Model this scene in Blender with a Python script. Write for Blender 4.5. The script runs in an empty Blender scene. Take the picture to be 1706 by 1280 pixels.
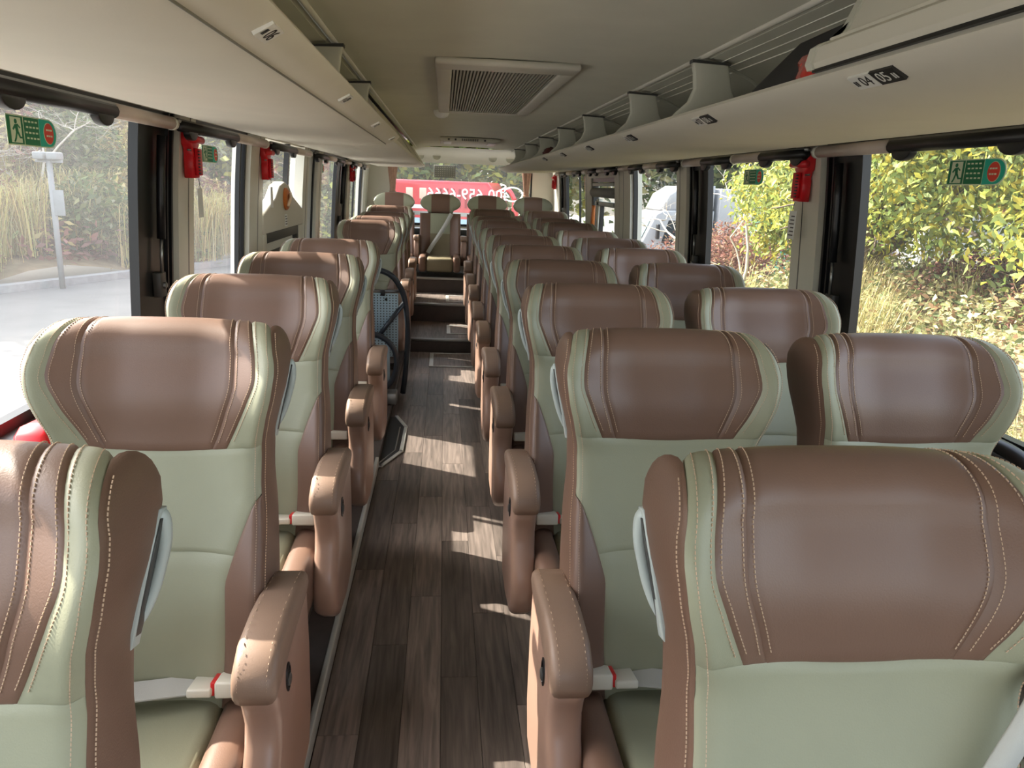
import bpy, bmesh, math, random
import numpy as np
from mathutils import Vector, Matrix
PI = math.pi
random.seed(7); RNG = np.random.default_rng(7)
scene = bpy.context.scene
C = scene.collection

# ------------------------------------------------------------------ camera, sky, sun, exposure
F_PX, PITCH, YAW, ROLL = 1275.4, 0.2526, 0.0946, -0.0389
CAM = Vector((0.0, 0.0, 1.5))
def camera():
    cy, sy, cp, sp = math.cos(YAW), math.sin(YAW), math.cos(PITCH), math.sin(PITCH)
    fwd = Vector((sy*cp, cy*cp, -sp)); right = Vector((cy, -sy, 0)); down = fwd.cross(right)
    cr, sr = math.cos(ROLL), math.sin(ROLL)
    r2 = cr*right + sr*down; d2 = -sr*right + cr*down
    m = Matrix((r2, -d2, -fwd)).transposed().to_4x4(); m.translation = CAM
    cd = bpy.data.cameras.new('camera'); co = bpy.data.objects.new('camera', cd); C.objects.link(co)
    co.matrix_world = m; cd.sensor_width = 36.0; cd.lens = F_PX/1706*36.0; cd.clip_start = 0.02; cd.clip_end = 400
    scene.camera = co
camera()
SUN_TO = Vector((-0.88*math.cos(0.66), 0.47*math.cos(0.66), math.sin(0.66))).normalized()
w = bpy.data.worlds.new('sky'); scene.world = w; w.use_nodes = True
nt = w.node_tree; nt.nodes.clear()
out = nt.nodes.new('ShaderNodeOutputWorld'); bg = nt.nodes.new('ShaderNodeBackground'); sky = nt.nodes.new('ShaderNodeTexSky')
sky.sky_type = 'NISHITA'; sky.sun_disc = False; sky.sun_elevation = 0.66; sky.sun_rotation = math.atan2(SUN_TO.x, SUN_TO.y)
sky.air_density = 1.0; sky.dust_density = 3.0; sky.ozone_density = 0.6
bg.inputs['Strength'].default_value = 0.50
hz = nt.nodes.new('ShaderNodeHueSaturation'); hz.inputs['Saturation'].default_value = 0.55
nt.links.new(sky.outputs[0], hz.inputs['Color']); nt.links.new(hz.outputs[0], bg.inputs[0]); nt.links.new(bg.outputs[0], out.inputs[0])
sd = bpy.data.lights.new('sun', 'SUN'); sd.energy = 9.0; sd.angle = 0.009; sd.color = (1.0, 0.93, 0.82)
so = bpy.data.objects.new('sun', sd); C.objects.link(so); so.rotation_euler = SUN_TO.to_track_quat('Z', 'Y').to_euler()
so.location = (-20, 12, 20)
vs = scene.view_settings
vs.view_transform = 'Standard'; vs.look = 'None'; vs.gamma = 1.0; vs.use_curve_mapping = False
vs.exposure = 1.08

# ------------------------------------------------------------------ helpers
def s2l(c):
    return tuple((v/255/12.92 if v/255 <= 0.04045 else ((v/255+0.055)/1.055)**2.4) for v in c)
MATS = {}
def mat(name, rgb, rough=0.5, metal=0.0, var=0.06, vscale=6.0, bump=0.0, bscale=200.0, spec=0.5, coat=0.0, trans=0.0):
    if name in MATS: return MATS[name]
    m = bpy.data.materials.new(name); m.use_nodes = True; n = m.node_tree.nodes; l = m.node_tree.links
    p = n['Principled BSDF']; c = s2l(rgb)
    tc = n.new('ShaderNodeTexCoord'); nz = n.new('ShaderNodeTexNoise'); nz.inputs['Scale'].default_value = vscale
    nz.inputs['Detail'].default_value = 4
    l.new(tc.outputs['Object'], nz.inputs['Vector'])
    rp = n.new('ShaderNodeValToRGB')
    rp.color_ramp.elements[0].position = 0.3; rp.color_ramp.elements[1].position = 0.7
    rp.color_ramp.elements[0].color = tuple(max(0, v*(1-var)) for v in c)+(1,)
    rp.color_ramp.elements[1].color = tuple(min(1, v*(1+var)) for v in c)+(1,)
    l.new(nz.outputs['Fac'], rp.inputs['Fac']); l.new(rp.outputs['Color'], p.inputs['Base Color'])
    p.inputs['Roughness'].default_value = rough; p.inputs['Metallic'].default_value = metal
    p.inputs['Specular IOR Level'].default_value = spec
    if coat: p.inputs['Coat Weight'].default_value = coat
    if bump:
        b = n.new('ShaderNodeBump'); b.inputs['Strength'].default_value = bump; b.inputs['Distance'].default_value = 0.001
        n2 = n.new('ShaderNodeTexNoise'); n2.inputs['Scale'].default_value = bscale; n2.inputs['Detail'].default_value = 3
        l.new(tc.outputs['Object'], n2.inputs['Vector']); l.new(n2.outputs['Fac'], b.inputs['Height']); l.new(b.outputs['Normal'], p.inputs['Normal'])
    MATS[name] = m
    return m
def glass_mat(name, tint, haze, gloss=0.06):
    m = bpy.data.materials.new(name); m.use_nodes = True; n = m.node_tree.nodes; l = m.node_tree.links
    n.remove(n['Principled BSDF']); o = n['Material Output']
    tr = n.new('ShaderNodeBsdfTransparent'); tr.inputs[0].default_value = tint+(1,)
    tl = n.new('ShaderNodeBsdfTranslucent'); tl.inputs[0].default_value = (0.86, 0.88, 0.90, 1)
    gl = n.new('ShaderNodeBsdfGlossy'); gl.inputs['Roughness'].default_value = 0.02; gl.inputs[0].default_value = (1, 1, 1, 1)
    m1 = n.new('ShaderNodeMixShader'); m2 = n.new('ShaderNodeMixShader')
    tc = n.new('ShaderNodeTexCoord'); nz = n.new('ShaderNodeTexNoise'); nz.inputs['Scale'].default_value = 3.0; nz.inputs['Detail'].default_value = 6
    mr = n.new('ShaderNodeMapRange'); mr.inputs['To Min'].default_value = haze*0.6; mr.inputs['To Max'].default_value = haze*1.4
    l.new(tc.outputs['Object'], nz.inputs['Vector']); l.new(nz.outputs['Fac'], mr.inputs['Value']); l.new(mr.outputs[0], m1.inputs[0])
    l.new(tr.outputs[0], m1.inputs[1]); l.new(tl.outputs[0], m1.inputs[2])
    fr = n.new('ShaderNodeFresnel'); fr.inputs['IOR'].default_value = 1.3
    fm = n.new('ShaderNodeMath'); fm.operation = 'MULTIPLY'; fm.inputs[1].default_value = 0.35; l.new(fr.outputs[0], fm.inputs[0]); l.new(fm.outputs[0], m2.inputs[0]); l.new(m1.outputs[0], m2.inputs[1]); l.new(gl.outputs[0], m2.inputs[2]); l.new(m2.outputs[0], o.inputs['Surface'])
    MATS[name] = m
    return m
def leaf_mat(name, rough=0.6, transl=0.35):
    m = bpy.data.materials.new(name); m.use_nodes = True; n = m.node_tree.nodes; l = m.node_tree.links
    p = n['Principled BSDF']; o = n['Material Output']; p.inputs['Roughness'].default_value = rough
    p.inputs['Specular IOR Level'].default_value = 0.3
    a = n.new('ShaderNodeAttribute'); a.attribute_name = 'leafcol'
    t = n.new('ShaderNodeBsdfTranslucent'); mx = n.new('ShaderNodeMixShader'); mx.inputs[0].default_value = transl
    l.new(a.outputs['Color'], p.inputs['Base Color']); l.new(a.outputs['Color'], t.inputs[0])
    l.new(p.outputs[0], mx.inputs[1]); l.new(t.outputs[0], mx.inputs[2]); l.new(mx.outputs[0], o.inputs['Surface'])
    MATS[name] = m
    return m
def tag(o, label=None, cat=None, group=None, kind=None):
    if label: o['label'] = label
    if cat: o['category'] = cat
    if group: o['group'] = group
    if kind: o['kind'] = kind
    return o
def empty(name, loc=(0, 0, 0), rz=0.0, label=None, cat=None, group=None, kind=None):
    o = bpy.data.objects.new(name, None); C.objects.link(o); o.location = loc; o.rotation_euler = (0, 0, rz); o.empty_display_size = 0.05
    return tag(o, label, cat, group, kind)
def link(name, me, m, parent=None, loc=None, rot=None):
    if m is not None and not me.materials: me.materials.append(m)
    o = bpy.data.objects.new(name, me); C.objects.link(o)
    if parent: o.parent = parent
    if loc is not None: o.location = loc
    if rot is not None: o.rotation_euler = rot
    return o
def obj(name, V, Fc, m, parent=None, smooth=True, loc=None, rot=None, kind=None):
    me = bpy.data.meshes.new(name); me.from_pydata([tuple(v) for v in V], [], Fc)
    if smooth: me.polygons.foreach_set('use_smooth', [True]*len(me.polygons))
    me.update()
    o = link(name, me, m, parent, loc, rot)
    if kind: o['kind'] = kind
    return o
def from_bm(name, bm, m, parent=None, smooth=False, loc=None, rot=None):
    me = bpy.data.meshes.new(name); bmesh.ops.recalc_face_normals(bm, faces=bm.faces); bm.to_mesh(me); bm.free()
    if smooth: me.polygons.foreach_set('use_smooth', [True]*len(me.polygons))
    return link(name, me, m, parent, loc, rot)
def bm_box(bm, x0, x1, y0, y1, z0, z1, bev=0.0, seg=2):
    r = bmesh.ops.create_cube(bm, size=1.0); vs_ = r['verts']
    for v in vs_:
        v.co = Vector((x0+(v.co.x+.5)*(x1-x0), y0+(v.co.y+.5)*(y1-y0), z0+(v.co.z+.5)*(z1-z0)))
    if bev:
        es = list({e for v in vs_ for e in v.link_edges})
        bmesh.ops.bevel(bm, geom=es, offset=bev, segments=seg, profile=0.5, affect='EDGES')
    return bm
def box(name, x0, x1, y0, y1, z0, z1, m, parent=None, bev=0.0, seg=2, loc=None, rot=None, smooth=False):
    bm = bmesh.new(); bm_box(bm, x0, x1, y0, y1, z0, z1, bev, seg)
    return from_bm(name, bm, m, parent, smooth or bool(bev), loc, rot)
def prism(name, poly, axis, a0, a1, m, parent=None, bev=0.0, seg=2, smooth=False, loc=None, rot=None):
    """poly: 2D outline; axis 'x': (y,z) extruded over x; 'y': (x,z) over y; 'z': (x,y) over z"""
    bm = bmesh.new()
    def P(p, a): return {'x': (a, p[0], p[1]), 'y': (p[0], a, p[1]), 'z': (p[0], p[1], a)}[axis]
    v0 = [bm.verts.new(P(p, a0)) for p in poly]; v1 = [bm.verts.new(P(p, a1)) for p in poly]; n = len(poly)
    bm.faces.new(v0); bm.faces.new(v1[::-1])
    for i in range(n): bm.faces.new((v0[i], v1[i], v1[(i+1) % n], v0[(i+1) % n]))
    bmesh.ops.recalc_face_normals(bm, faces=bm.faces)
    if bev:
        es = [e for e in bm.edges if (e.verts[0] in v0 and e.verts[1] in v0) or (e.verts[0] in v1 and e.verts[1] in v1)]
        bmesh.ops.bevel(bm, geom=es, offset=bev, segments=seg, profile=0.5, affect='EDGES')
    return from_bm(name, bm, m, parent, smooth or bool(bev), loc, rot)
def sweep(name, prof, y0, y1, m, parent=None, closed=False, smooth=True, ny=1, caps=True):
    """open/closed (x,z) profile swept along y"""
    V = []; Fc = []; n = len(prof)
    for j in range(ny+1):
        y = y0+(y1-y0)*j/ny
        V += [(x, y, z) for x, z in prof]
    for j in range(ny):
        for i in range(n if closed else n-1):
            a = j*n+i; b = j*n+(i+1) % n
            Fc.append((a, b, b+n, a+n))
    if closed and caps: Fc += [tuple(range(n))[::-1], tuple(range(ny*n, ny*n+n))]
    o = obj(name, V, Fc, m, parent, smooth)
    if smooth: o.data.set_sharp_from_angle(angle=0.6)
    return o
def tube_geo(pts, r, seg=8, sx=1.0, cap=True):
    pts = [Vector(p) for p in pts]; n = len(pts); V = []; Fc = []
    rr = r if isinstance(r, (list, tuple)) else [r]*n
    up = Vector((0, 0, 1)); prev = None
    for i, p in enumerate(pts):
        d = (pts[min(i+1, n-1)]-pts[max(i-1, 0)]).normalized()
        if prev is None:
            a = d.cross(up) if abs(d.z) < 0.95 else d.cross(Vector((1, 0, 0)))
        else: a = prev-d*prev.dot(d)
        a.normalize(); prev = a; b = d.cross(a)
        for k in range(seg):
            t = 2*PI*k/seg; V.append(p+(a*math.cos(t)*sx+b*math.sin(t))*rr[i])
    for i in range(n-1):
        for k in range(seg):
            k2 = (k+1) % seg
            Fc.append((i*seg+k, i*seg+k2, (i+1)*seg+k2, (i+1)*seg+k))
    if cap: Fc += [tuple(range(seg))[::-1], tuple(range((n-1)*seg, n*seg))]
    return V, Fc
def tube(name, pts, r, m, parent=None, seg=8, sx=1.0, loc=None):
    V, Fc = tube_geo(pts, r, seg, sx); return obj(name, V, Fc, m, parent, True, loc)
def bez(pts, n=16):
    """Catmull-Rom through pts"""
    P = [Vector(p) for p in pts]; P = [2*P[0]-P[1]]+P+[2*P[-1]-P[-2]]; o = []
    for i in range(1, len(P)-2):
        for k in range(n):
            t = k/n; a, b, c, d = P[i-1], P[i], P[i+1], P[i+2]
            o.append(0.5*((2*b)+(c-a)*t+(2*a-5*b+4*c-d)*t*t+(3*b-a-3*c+d)*t**3))
    o.append(P[-2]); return o
def lathe(name, prof, m, parent=None, seg=24, loc=None, rot=None):
    V = []; Fc = []; n = len(prof)
    for k in range(seg):
        t = 2*PI*k/seg
        V += [(r*math.cos(t), r*math.sin(t), z) for r, z in prof]
    for k in range(seg):
        k2 = (k+1) % seg
        for i in range(n-1): Fc.append((k*n+i, k2*n+i, k2*n+i+1, k*n+i+1))
    Fc.append(tuple(k*n for k in range(seg))[::-1]); Fc.append(tuple(k*n+n-1 for k in range(seg)))
    o = obj(name, V, Fc, m, parent, True, loc, rot); o.data.set_sharp_from_angle(angle=0.7); return o
def gridf(name, fn, us, vs_, m, parent=None, flip=False, smooth=True):
    V = [fn(u, v) for v in vs_ for u in us]; n = len(us); Fc = []
    for j in range(len(vs_)-1):
        for i in range(n-1):
            a = j*n+i; q = (a, a+1, a+n+1, a+n); Fc.append(q[::-1] if flip else q)
    return obj(name, V, Fc, m, parent, smooth)
def copy_tree(o, parent=None):
    c = o.copy(); C.objects.link(c); c.parent = parent
    for ch in list(o.children): copy_tree(ch, c)
    return c
def text_mesh(body, size, extrude=0.0):
    cu = bpy.data.curves.new('lettering', 'FONT'); cu.body = body; cu.size = size; cu.extrude = extrude
    cu.align_x = 'CENTER'; cu.align_y = 'CENTER'; cu.resolution_u = 3
    o = bpy.data.objects.new('lettering', cu); C.objects.link(o)
    dg = bpy.context.evaluated_depsgraph_get(); me = bpy.data.meshes.new_from_object(o.evaluated_get(dg))
    bpy.data.objects.remove(o); bpy.data.curves.remove(cu)
    return me
_TAN = {}
def interp(tab, x):
    """smooth curve through a table (cubic, slopes limited so that it does not overshoot)"""
    if x <= tab[0][0]: return tab[0][1]
    if x >= tab[-1][0]: return tab[-1][1]
    k = id(tab)
    if k not in _TAN or _TAN[k][0] is not tab:
        d = [(b[1]-a[1])/(b[0]-a[0]) for a, b in zip(tab, tab[1:])]; m = [d[0]]
        for p, q in zip(d, d[1:]): m.append(0.0 if p*q <= 0 else 2*p*q/(p+q))
        _TAN[k] = (tab, m+[d[-1]])
    m = _TAN[k][1]
    for i in range(len(tab)-1):
        (a, va), (b, vb) = tab[i], tab[i+1]
        if x <= b:
            h = b-a; t = (x-a)/h
            return (2*t**3-3*t*t+1)*va+(t**3-2*t*t+t)*h*m[i]+(-2*t**3+3*t*t)*vb+(t**3-t*t)*h*m[i+1]
    return tab[-1][1]

# ------------------------------------------------------------------ materials
BROWN = mat('brown_leather', (113, 87, 73), 0.42, var=0.05, bump=0.25, bscale=420, spec=0.45)
SAGE = mat('sage_leather', (149, 149, 126), 0.45, var=0.04, bump=0.25, bscale=420, spec=0.4)
ARMP = mat('brown_plastic', (152, 122, 106), 0.34, var=0.03, spec=0.5)
ARMLEA = mat('armrest_leather', (133, 109, 93), 0.45, var=0.05, bump=0.25, bscale=420, spec=0.4)
THREAD = mat('thread', (196, 168, 142), 0.8, var=0.05)
SHELL = mat('seat_shell_plastic', (120, 118, 108), 0.5, var=0.03)
GREYP = mat('pale_grey_plastic', (176, 184, 180), 0.4, var=0.03)
DARKP = mat('dark_grey_plastic', (62, 62, 60), 0.45, var=0.05)
BLACK = mat('black_plastic', (18, 18, 20), 0.4, var=0.1)
OLIVE = mat('olive_leather', (126, 116, 92), 0.45, var=0.05, bump=0.25, bscale=420, spec=0.4)
WEB = mat('grey_belt_webbing', (182, 180, 172), 0.8, var=0.05, bump=0.4, bscale=700)
BUCK = mat('cream_buckle_plastic', (214, 208, 192), 0.35, var=0.02)
REDB = mat('red_button', (205, 40, 40), 0.4, var=0.03)
METAL = mat('brushed_steel', (150, 150, 148), 0.35, 0.9, var=0.05)
ALU = mat('pale_aluminium', (196, 198, 194), 0.4, 0.5, var=0.04)
RACK = mat('rack_fabric', (218, 214, 200), 0.75, var=0.02, bump=0.15, bscale=300)
CEIL = mat('ceiling_fabric', (222, 221, 206), 0.85, var=0.03, bump=0.2, bscale=260)
RACKD = mat('rack_inner_plastic', (208, 208, 194), 0.6, var=0.03)
TRIM = mat('cream_trim', (214, 211, 198), 0.5, var=0.03)
WALLM = mat('wall_panel_grey', (120, 116, 108), 0.7, var=0.05)
REDP = mat('red_plastic', (206, 30, 38), 0.35, var=0.05)
WHITE = mat('white_paint', (232, 234, 232), 0.35, var=0.02)
# ------------------------------------------------------------------ coach body
XC = 0.21; YF = -1.7; YR = 9.95
HT = [(0, 1.222), (.9, 1.222), (1.3, 1.205), (1.65, 1.178), (1.95, 1.13)]
def half(z): return interp(HT, z)
def wx(sg, z, off=0.0): return XC+sg*(half(z)-off)
def plank_material():
    m = bpy.data.materials.new('dark_wood_vinyl'); m.use_nodes = True; n = m.node_tree.nodes; l = m.node_tree.links; p = n['Principled BSDF']
    tc = n.new('ShaderNodeTexCoord'); oi = n.new('ShaderNodeObjectInfo'); mp = n.new('ShaderNodeMapping'); mp.inputs['Scale'].default_value = (38, 2.2, 10)
    ad = n.new('ShaderNodeVectorMath'); ad.operation = 'ADD'; cm = n.new('ShaderNodeCombineXYZ'); ml = n.new('ShaderNodeMath'); ml.operation = 'MULTIPLY'; ml.inputs[1].default_value = 37
    l.new(oi.outputs['Random'], ml.inputs[0]); l.new(ml.outputs[0], cm.inputs[0]); l.new(ml.outputs[0], cm.inputs[1])
    l.new(tc.outputs['Object'], ad.inputs[0]); l.new(cm.outputs[0], ad.inputs[1]); l.new(ad.outputs[0], mp.inputs['Vector'])
    nz = n.new('ShaderNodeTexNoise'); nz.inputs['Scale'].default_value = 1.6; nz.inputs['Detail'].default_value = 7; nz.inputs['Distortion'].default_value = 0.6
    l.new(mp.outputs[0], nz.inputs['Vector'])
    rp = n.new('ShaderNodeValToRGB'); e = rp.color_ramp.elements
    e[0].position = .25; e[0].color = s2l((66, 59, 55))+(1,); e[1].position = .75; e[1].color = s2l((126, 113, 105))+(1,)
    l.new(nz.outputs['Fac'], rp.inputs['Fac'])
    hs = n.new('ShaderNodeHueSaturation'); mr = n.new('ShaderNodeMapRange'); mr.inputs['To Min'].default_value = .70; mr.inputs['To Max'].default_value = 1.5
    l.new(oi.outputs['Random'], mr.inputs['Value']); l.new(mr.outputs[0], hs.inputs['Value']); l.new(rp.outputs[0], hs.inputs['Color']); l.new(hs.outputs[0], p.inputs['Base Color'])
    p.inputs['Roughness'].default_value = .42; p.inputs['Specular IOR Level'].default_value = .45
    b = n.new('ShaderNodeBump'); b.inputs['Strength'].default_value = .12; b.inputs['Distance'].default_value = .001; l.new(nz.outputs['Fac'], b.inputs['Height']); l.new(b.outputs[0], p.inputs['Normal'])
    return m
PLANK = plank_material()
DARKFL = mat('dark_floor_vinyl', (62, 52, 48), .5, var=.15, vscale=20)
floor = box('floor', wx(-1, .1), wx(1, .1), YF, 6.91, -.06, -.002, DARKFL); tag(floor, kind='structure')
floor['label'] = 'aisle floor of dark wood planks'
# planks of the aisle
xs = np.linspace(-.33, .352, 7)
cache = {}
def plank(x0, x1, y0, y1, z):
    key = (round(x1-x0, 3), round(y1-y0, 3))
    if key not in cache:
        bm = bmesh.new(); bm_box(bm, -(x1-x0)/2+.0006, (x1-x0)/2-.0006, -(y1-y0)/2+.0006, (y1-y0)/2-.0006, -.004, 0, .0008, 1)
        me = bpy.data.meshes.new('plank'); bm.to_mesh(me); bm.free(); me.materials.append(PLANK); cache[key] = me
    o = bpy.data.objects.new('plank', cache[key]); C.objects.link(o); o.parent = floor; o.location = ((x0+x1)/2, (y0+y1)/2, z)
offs = [0.0, .52, .21, .70, .33, .84]
for i in range(6):
    y = -1.0-offs[i]
    while y < 6.9:
        y0, y1 = max(y, -1.0), min(y+.95, 6.9)
        if y1-y0 > .05: plank(xs[i], xs[i+1], y0, y1, .002)
        y += .95
for sg, x0, x1 in ((-1, wx(-1, .1), -.335), (1, .357, wx(1, .1))):
    pf = box('seat_platform', x0, x1, YF, 6.9, 0, .10 if sg > 0 else .05, DARKFL, floor)
box('platform_edge', -.350, -.332, YF, 3.95, .0, .058, ALU, floor, .004)
box('platform_edge', .354, .372, YF, 6.9, .0, .108, ALU, floor, .004)
# rear steps
SY = [6.91, 7.83, 8.63]; SZ = [.124, .31, .48]
for k in range(3):
    y1 = SY[k+1] if k < 2 else YR
    st = box('step', -.36, .40, SY[k], y1, -.02 if k == 0 else SZ[k-1]-.02, SZ[k]-.004, DARKFL, floor)
    n = 6
    for i in range(n):
        xa, xb = -.36+.76*i/n, -.36+.76*(i+1)/n
        if k < 2: plank(xa, xb, SY[k]+.03, y1-.002, SZ[k])
    box('step_nosing', -.36, .40, SY[k]-.012, SY[k]+.03, SZ[k]-.022, SZ[k]+.003, METAL, floor, .003)
box('rear_seat_platform', wx(-1, .4), wx(1, .4), 8.64, YR, .30, .478, DARKFL, floor)
box('rear_side_platform', wx(-1, .4), -.365, 6.0, 8.64, .0, .10, DARKFL, floor); box('rear_side_platform', .405, wx(1, .4), 6.91, 8.64, .0, .12, DARKFL, floor)
# inspection hatches
def hatch(x0, x1, y0, y1, z, label):
    h = empty('floor_hatch', ((x0+x1)/2, (y0+y1)/2, z), label=label, cat='hatch', group='hatches in the aisle'); a, b = (x1-x0)/2, (y1-y0)/2
    for q in ((-a, -a+.035, -b, b), (a-.012, a, -b, b), (-a+.035, a-.012, -b, -b+.018), (-a+.035, a-.012, b-.018, b)): box('hatch_frame', q[0], q[1], q[2], q[3], 0, .006, ALU, h, .001)
    o = box('hatch_lid', -a+.036, a-.013, -b+.019, b-.019, 0, .003, PLANK, h)
    for sx in (-1, 1):
        for sy in (-1, 1): lathe('screw', [(.008, 0), (.008, .004), (.004, .005)], METAL, h, 8, loc=(sx*(a-.05), sy*(b-.035), .003))
hatch(-.11, .30, 6.31, 6.84, .003, 'framed floor hatch at the foot of the rear steps')
hatch(.04, .33, 7.15, 7.60, .125, 'framed floor hatch on the first rear step')
hatch(.03, .30, 7.95, 8.40, .311, 'framed floor hatch on the second rear step')
# stairwell of the middle door
well = empty('door_well', (-.27, 4.4, .0), label='black door stairwell opening with pale angled trim in the floor', cat='stairwell')
prism('well_floor', [(-.72, -.45), (-.05, -.45), (.035, -.22), (.04, .24), (-.03, .45), (-.72, .45)], 'z', .003, .007, BLACK, well)
def strip(pts, wdt, h, nm, m):
    for (x0, y0), (x1, y1) in zip(pts, pts[1:]):
        d = Vector((x1-x0, y1-y0, 0)); L = d.length; a = math.atan2(d.y, d.x)
        box(nm, -wdt/2, L+wdt/2, -wdt/2, wdt/2, .004, h, m, well, .002, loc=(x0, y0, 0), rot=(0, 0, a))
strip([(-.60, -.46), (-.05, -.46), (.045, -.22), (.05, .24), (-.02, .46)], .022, .012, 'well_trim', ALU)
strip([(-.60, -.42), (-.07, -.42), (.010, -.20), (.014, .23)], .008, .010, 'well_inner_trim', METAL)

# side walls
def wall_strip(name, sg, y0, y1, z0, z1, m, parent, off0=0.0, th=.05, n=6):
    zs = [z0+(z1-z0)*i/n for i in range(n+1)]
    pr = [(wx(sg, z, off0), z) for z in zs]+[(wx(sg, z, off0-th), z) for z in zs[::-1]]
    return sweep(name, pr, y0, y1, m, parent, closed=True)
SILL = 0.90; WTOP = 1.70
GLASSL = glass_mat('sunlit_window_glass', (.94, .96, .95), .036)
GLASSR = glass_mat('window_glass', (.95, .97, .95), .03)
SKIN = mat('outer_body_white', (225, 228, 230), .4, var=.02)
walls = {}
for sg, nm in ((-1, 'wall_left'), (1, 'wall_right')):
    wl = empty(nm, kind='structure'); wl['label'] = ('left' if sg < 0 else 'right')+' side wall of the coach'; walls[sg] = wl
    if sg < 0:
        for a, b, t_ in ((YF, 4.40, SILL), (4.96, YR, SILL), (4.40, 4.96, .66)): wall_strip('lower_panel', sg, a, b, -.05, t_, WALLM, wl, 0, .06)
    else: wall_strip('lower_panel', sg, YF, YR, -.05, SILL, WALLM, wl, 0, .06)
    wall_strip('header_panel', sg, YF, YR, WTOP, 1.95, RACK, wl, 0, .06)
    x0, x1 = sorted((wx(sg, SILL, .055), wx(sg, SILL, -.03)))
    for a, b in (((YF, 4.25), (5.42, YR)) if sg < 0 else ((YF, YR),)): box('window_sill', x0, x1, a, b, SILL-.035, SILL+.002, DARKP, wl, .008)
# pillars: (side, y0, y1, material, inset, thickness)
PILL = [(-1, 2.925, 3.10, TRIM), (-1, 3.97, 4.25, TRIM), (-1, 5.42, 5.62, TRIM), (-1, 6.0, 6.22, TRIM), (-1, 7.86, 8.12, TRIM), (-1, 9.42, 9.95, TRIM),
        (1, 2.78, 2.985, TRIM), (1, 4.38, 4.57, TRIM), (1, 5.74, 6.10, TRIM), (1, 7.45, 7.62, TRIM), (1, 9.38, 9.95, TRIM)]
for sg, y0, y1, m in PILL:
    p = wall_strip('pillar', sg, y0, y1, SILL, WTOP, m, walls[sg], .035, .09, 10)
    if y1-y0 > .15:
        wall_strip('pillar_groove', sg, y0+(y1-y0)*.62, y0+(y1-y0)*.62+.006, SILL, WTOP, DARKP, p, .036, .01, 10)
for sg, y0, y1 in ((-1, 5.63, 5.70), (-1, 5.80, 5.99)):
    wall_strip('pillar', sg, y0, y1, SILL, WTOP, SKIN, walls[sg], .0, .05, 8)
# windows: glass, dark rubber frame, wide black bonded edge with gas strut
STRUT = mat('strut_black', (30, 30, 33), .3, .3)
winN = 0
def window(sg, y0, y1, black=None, lines=(), z0=SILL, z1=WTOP, label=''):
    global winN
    winN += 1
    wn = empty('window_%d' % winN, kind='structure'); wn['label'] = label
    gy0, gy1 = y0, y1
    zs = [z0+(z1-z0)*i/8 for i in range(9)]
    V = []; Fc = []
    for z in zs: V += [(wx(sg, z, -.022), gy0-.02, z), (wx(sg, z, -.022), gy1+.02, z)]
    for i in range(8):
        f = (2*i, 2*i+1, 2*i+3, 2*i+2); Fc.append(f if sg < 0 else f[::-1])
    obj('glass_pane', V, Fc, GLASSL if sg < 0 else GLASSR, wn)
    for a, b in ((y0, y0+.022), (y1-.022, y1)): wall_strip('frame_strip', sg, a, b, z0, z1, BLACK, wn, .012, .03, 8)
    wall_strip('frame_strip', sg, y0, y1, z0, z0+.03, BLACK, wn, .012, .03, 2); wall_strip('frame_strip', sg, y0, y1, z1-.03, z1, BLACK, wn, .012, .03, 2)
    for ly in lines: wall_strip('divider', sg, ly-.012, ly+.012, z0, z1, BLACK, wn, .004, .02, 8)
    if black:
        b0, b1 = black
        wall_strip('black_edge', sg, b0, b1, z0, z1, BLACK, wn, .006, .03, 8)
        wall_strip('seal_rib', sg, b1-.035, b1-.02, z0, z1, STRUT, wn, .022, .02, 8)
        wall_strip('seal_rib', sg, b1-.065, b1-.055, z0, z1, STRUT, wn, .018, .02, 8)
        my = (b0+b1)/2-.01
        tube('strut_cylinder', [(wx(sg, z, .028), my, z) for z in (1.62, 1.5, 1.4, 1.28)], .014, STRUT, wn, 10)
        tube('strut_rod', [(wx(sg, z, .028), my, z) for z in (1.28, 1.16)], .006, METAL, wn, 8)
        x0, x1 = sorted((wx(sg, 1.13, .006), wx(sg, 1.13, .034)))
        bk = box('strut_bracket', x0, x1, my-.028, my+.028, 1.08, 1.165, DARKP, wn, .003)
        lathe('strut_bolt', [(.012, 0), (.012, .008), (.006, .012)], METAL, bk, 10, loc=(wx(sg, 1.12, .034), my, 1.12), rot=(0, -sg*PI/2, 0))
    return wn
window(-1, YF, 2.63, (2.63, 2.925), label='nearest left side window')
window(-1, 3.10, 3.97, lines=(3.90,), label='second left side window')
window(-1, 6.22, 7.25, (7.25, 7.86), label='left side window behind the middle door')
window(-1, 8.12, 9.42, lines=(8.75,), label='rearmost left side window')
window(-1, 5.62, 6.0, label='narrow left window strip')
window(1, YF, 2.555, (2.555, 2.78), label='nearest right side window')
window(1, 2.985, 4.10, (4.10, 4.38), label='second right side window')
window(1, 4.57, 5.74, label='third right side window')
window(1, 7.62, 9.0, (9.0, 9.38), lines=(8.15,), label='rearmost right side window')
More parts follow.
